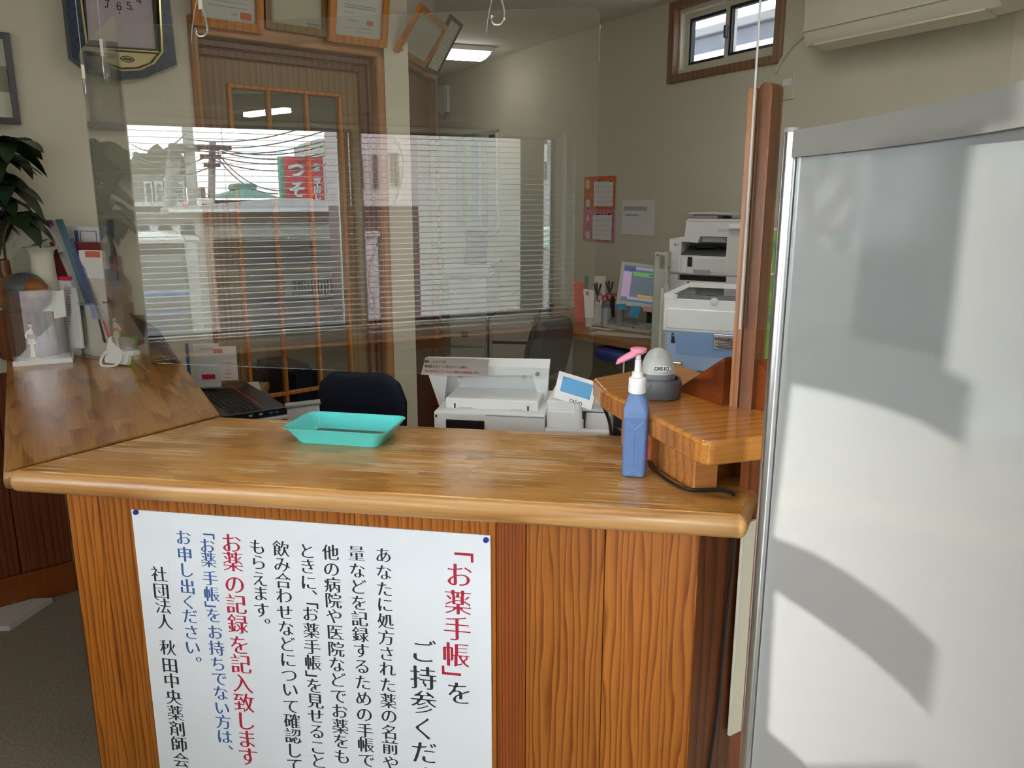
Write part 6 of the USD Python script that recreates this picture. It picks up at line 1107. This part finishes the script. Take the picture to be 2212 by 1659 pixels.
ec = pt(275, 128, -.032); P(ck, 'emblem', ext(affinity.scale(Point(ec).buffer(.024), 1, .45).difference(affinity.scale(Point(ec).buffer(.019), 1, .42)), -.0335, -.031), 'clock_dark'); P(ck, 'emblem', ext(union_all([affinity.translate(affinity.scale(Point(0, 0).buffer(.006), 1, .8), ec[0] + d_, ec[1]) for d_ in (-.009, .0, .010)]), -.0335, -.031), 'dark_brown')
for ch_, u, v in (('6', 257, 13), ('5', 279, 12), ('7', 232, 8), ('4', 300, 0)): c_ = q(u, v, -.0305); P(ckf, 'numeral', text_plate(ch_, .034, [c_[0] - .0095, -.0308, c_[2]], (1, 0, 0), (0, 0, 1), .0006), 'ink')
for u, v in ((258, 28), (286, 21), (228, 15)): c_ = q(u, v, -.0305); P(ckf, 'minute_dot', cyl((c_[0], -.0312, c_[2]), (c_[0], -.030, c_[2]), .0025, 10), 'ink')
P(ckf, 'hour_hand', ext(LineString([pt(257, -25, -.031), pt(250, -10, -.031)]).buffer(.003), -.033, -.0315), 'ink')

def frame(name, label, fr, outer, bar, fm, pic, depth=.022, y=-.003, glass=True):
    """A picture frame from four outer corners (ll, lr, ur, ul), as local 3D points."""
    o = [np.array(p_, float) for p_ in outer]; ex = unit(o[1] - o[0]); n = unit(np.cross(o[1] - o[0], o[3] - o[0])); up = unit(o[3] - o[0]); t = T(name, label, 'picture frame', fr)
    n = n if n[1] < 0 or abs(n[1]) < .2 else -n
    i = [o[0] + ex * bar + up * bar, o[1] - ex * bar + up * bar, o[2] - ex * bar - up * bar, o[3] + ex * bar - up * bar]
    for k in range(4): a_, b_ = k, (k + 1) % 4; P(t, 'frame_bar', hull([o[a_], o[b_], i[a_], i[b_], o[a_] + n * depth * .8, o[b_] + n * depth * .8, i[a_] + n * depth, i[b_] + n * depth]), fm)
    P(t, 'picture', hull(i + [p_ + n * .006 for p_ in i]), pic)
    if glass: P(t, 'glazing', hull([p_ + n * .010 for p_ in i] + [p_ + n * .0115 for p_ in i]), 'picture_glass')
    return t, i, ex, up, n
def wall4(fr, a, b, h, y=-.01, top_out=0.0): A, Bq = fr.px(*a, y), fr.px(*b, y); return [A, Bq, Bq + [0, -top_out, h], A + [0, -top_out, h]]
def prints(t, i, ex, up, n, rows, mat='pale_ink'):
    for x0, x1, zf, th_, m2 in rows:
        L = np.linalg.norm(i[1] - i[0]); Hh = np.linalg.norm(i[3] - i[0]); b_ = i[0] + n * .0065; q4 = [b_ + ex * L * x0 + up * Hh * zf, b_ + ex * L * x1 + up * Hh * zf, b_ + ex * L * x1 + up * (Hh * zf + th_), b_ + ex * L * x0 + up * (Hh * zf + th_)]; P(t, 'print', hull(q4 + [p_ + n * .0005 for p_ in q4]), m2)
WOOD('frame_orange', lin(196, 124, 44), lin(160, 92, 28), 'z', 60, 3, .35, .06, .06, .15); WOOD('frame_olive', lin(140, 108, 64), lin(112, 84, 46), 'z', 60, 3, .4, .06, .06, .15)
PB('certificate', (.66, .66, .62), .8)
hh = .30
t, i, ex, up, n = frame('certificate_frame', 'orange framed certificate with a red seal above the lattice door, leftmost of three', WA, wall4(WA, (414, 54), (567, 74), hh, -.03, .03), .030, 'frame_orange', 'certificate'); prints(t, i, ex, up, n, [(.72, .92, .05, .025, 'seal_red'), (.56, .66, .09, .008, 'pale_ink')] + [(.15, .85, .2 + .07 * k, .004, 'pale_ink') for k in range(5)])
PB('olive_paper', (.58, .55, .42), .8)
t, i, ex, up, n = frame('certificate_frame', 'olive framed certificate above the lattice door, in the middle of three', WA, wall4(WA, (571, 62), (706, 81), hh, -.022, .02), .026, 'frame_olive', 'olive_paper'); prints(t, i, ex, up, n, [(.72, .95, .10, .006, 'pale_ink'), (.70, .97, .045, .007, 'grey_ink'), (.72, .9, .01, .004, 'seal_red')])
t, i, ex, up, n = frame('certificate_frame', 'orange framed certificate with two red seals above the lattice door, rightmost of three', WA, wall4(WA, (706, 88), (832, 104), hh, -.045, .05), .030, 'frame_orange', 'certificate'); prints(t, i, ex, up, n, [(.68, .82, .23, .012, 'seal_red'), (.68, .82, .20, .010, 'seal_red'), (.2, .38, .12, .005, 'pale_ink'), (.45, .8, .13, .005, 'pale_ink'), (.45, .8, .07, .005, 'pale_ink'), (.3, .5, .24, .005, 'pale_ink'), (.2, .4, .36, .005, 'pale_ink'), (.2, .85, .44, .005, 'pale_ink'), (.2, .85, .48, .005, 'pale_ink')])
# tilted frames on the short wall
def tilt4(a, b, ul, y0, y1, fr=WB):
    A, Bq = fr.px(*a, y0), fr.px(*b, y0); U = fr.px(*ul, y1); return [A, Bq, Bq + (U - A), U]
t, i, ex, up, n = frame('tilted_certificate', 'orange framed certificate tilting out from the short wall above the narrow doorway', WB, tilt4((850, 107), (912, 144), (908, 5), -.02, -.155), .026, 'frame_orange', 'certificate', .02); prints(t, i, ex, up, n, [(.12, .88, .12 + .06 * k, .003, 'pale_ink') for k in range(10)])
t, i, ex, up, n = frame('tilted_certificate', 'dark framed certificate tilting out behind the orange framed one', WB, tilt4((913, 147), (941, 161), (972, 30), -.02, -.16), .018, 'dark_brown', 'certificate', .016); prints(t, i, ex, up, n, [(.15, .85, .12 + .08 * k, .003, 'pale_ink') for k in range(8)])
# pictures on the left part of the back wall
xl, zr0, zr1 = q(44, 270, -.02), q(44, 270, -.02)[2], q(22, 73, -.02)[2]; wl_ = .22
PB('frame_slate', (.10, .10, .115), .4); PB('mat_cream', (.72, .70, .58), .8); PB('print_sage', (.30, .31, .22), .8)
t, i, ex, up, n = frame('wall_picture', 'dark framed picture with a sage band, cut by the left edge', WA, [xl - [wl_, 0, 0], xl, xl + [0, 0, zr1 - zr0], xl + [-wl_, 0, zr1 - zr0]], .020, 'frame_slate', 'mat_cream'); prints(t, i, ex, up, n, [(0, 1, .33, .33 * (zr1 - zr0 - .04), 'print_sage')])
gx = q(-84, 270, -.02); gh = .26
t, i, ex, up, n = frame('flower_picture', 'small framed flower print on the wall at the left, seen mirrored in the side screen', WA, [gx - [.12, 0, .0], gx + [.07, 0, 0], gx + [.07, 0, gh], gx + [-.12, 0, gh]], .012, 'frame_slate', 'mat_cream', glass=False); prints(t, i, ex, up, n, [(.25, .8, .25, .15, 'print_sage'), (.42, .62, .55, .05, 'cal_pink'), (.38, .5, .42, .05, 'clover_green')])
# ---------------------------------------------------------------- lamps
EMIT('fill_lamp_glow', (1, .98, .94), FILL_LAMP); EMIT('lamp_glow_far', (1, .98, .94), 6.0)
def lamp(name, label, c, L, w, rz, glow='fill_lamp_glow'):
    t = T(name, label, 'ceiling lamp', Fr(c[:2], rz)); P(t, 'body', B(-L / 2 - .02, L / 2 + .02, -w / 2 - .02, w / 2 + .02, CEIL - .035, CEIL - .002, .006), 'white_plastic'); g = [(x * L / 2 * k, s_ * w / 2 * k, CEIL - z) for x in (-1, 1) for s_ in (-1, 1) for k, z in ((1, .034), (1, .05), (.86, .085))]; P(t, 'diffuser', hull(g), glow)
c_ = onz(992, 96, CEIL); lamp('ceiling_lamp', 'bright long ceiling lamp beyond the tilted certificates', onz(980, 99, CEIL), .5, .14, 20, 'lamp_glow_far')
for k, (x, y, rz) in enumerate(((.45, 2.75, 28), (-.25, .75, -10))): lamp('ceiling_lamp', ('added fill lamp on the ceiling over the staff area, outside the picture', 'added fill lamp on the ceiling before the counter, outside the picture', 'added fill lamp on the ceiling over the entrance, outside the picture', 'added fill lamp on the ceiling over the waiting room, outside the picture')[k], (x, y), 1.1, .16, rz)  # fill lamps added out of view to brighten the counter and staff side
bl2 = ony(576, 243, 7.2); hl_ = T('hanging_lamp', 'slim white lamp shape behind the lattice door, placed where a lamp shows in its glass', 'lamp', Fr(bl2[:2], -40)); P(hl_, 'tube', B(-.30, .30, -.04, .04, bl2[2] - .02, bl2[2] + .02, .01), 'lamp_glow_soft' if 'lamp_glow_soft' in M else EMIT('lamp_glow_soft', (.95, .96, 1), 4.0)); P(hl_, 'rod', cyl((0, 0, bl2[2]), (0, 0, CEIL), .006, 8), 'grey_plastic')  # set where a lamp shows in the door glass; depth and rod chosen
for k, (u, v0, v1, y, mt, lb_) in enumerate(((640, 790, 860, 3.95, 'dark_brown', 'dark brown storage box behind the lattice door'), (668, 806, 870, 3.90, 'navy_cloth', 'dark blue box behind the right panes of the lattice door'), (600, 800, 880, 4.1, 'black_plastic', 'black box behind the left panes of the lattice door'))):
    f_ = Fr(ony(u, 840, y)[:2], 41); O('storage_box', fbx(f_, u - 28, u + 30, v0, v1, .3, 0, .004, 0), mt, lb_, 'box', f_)
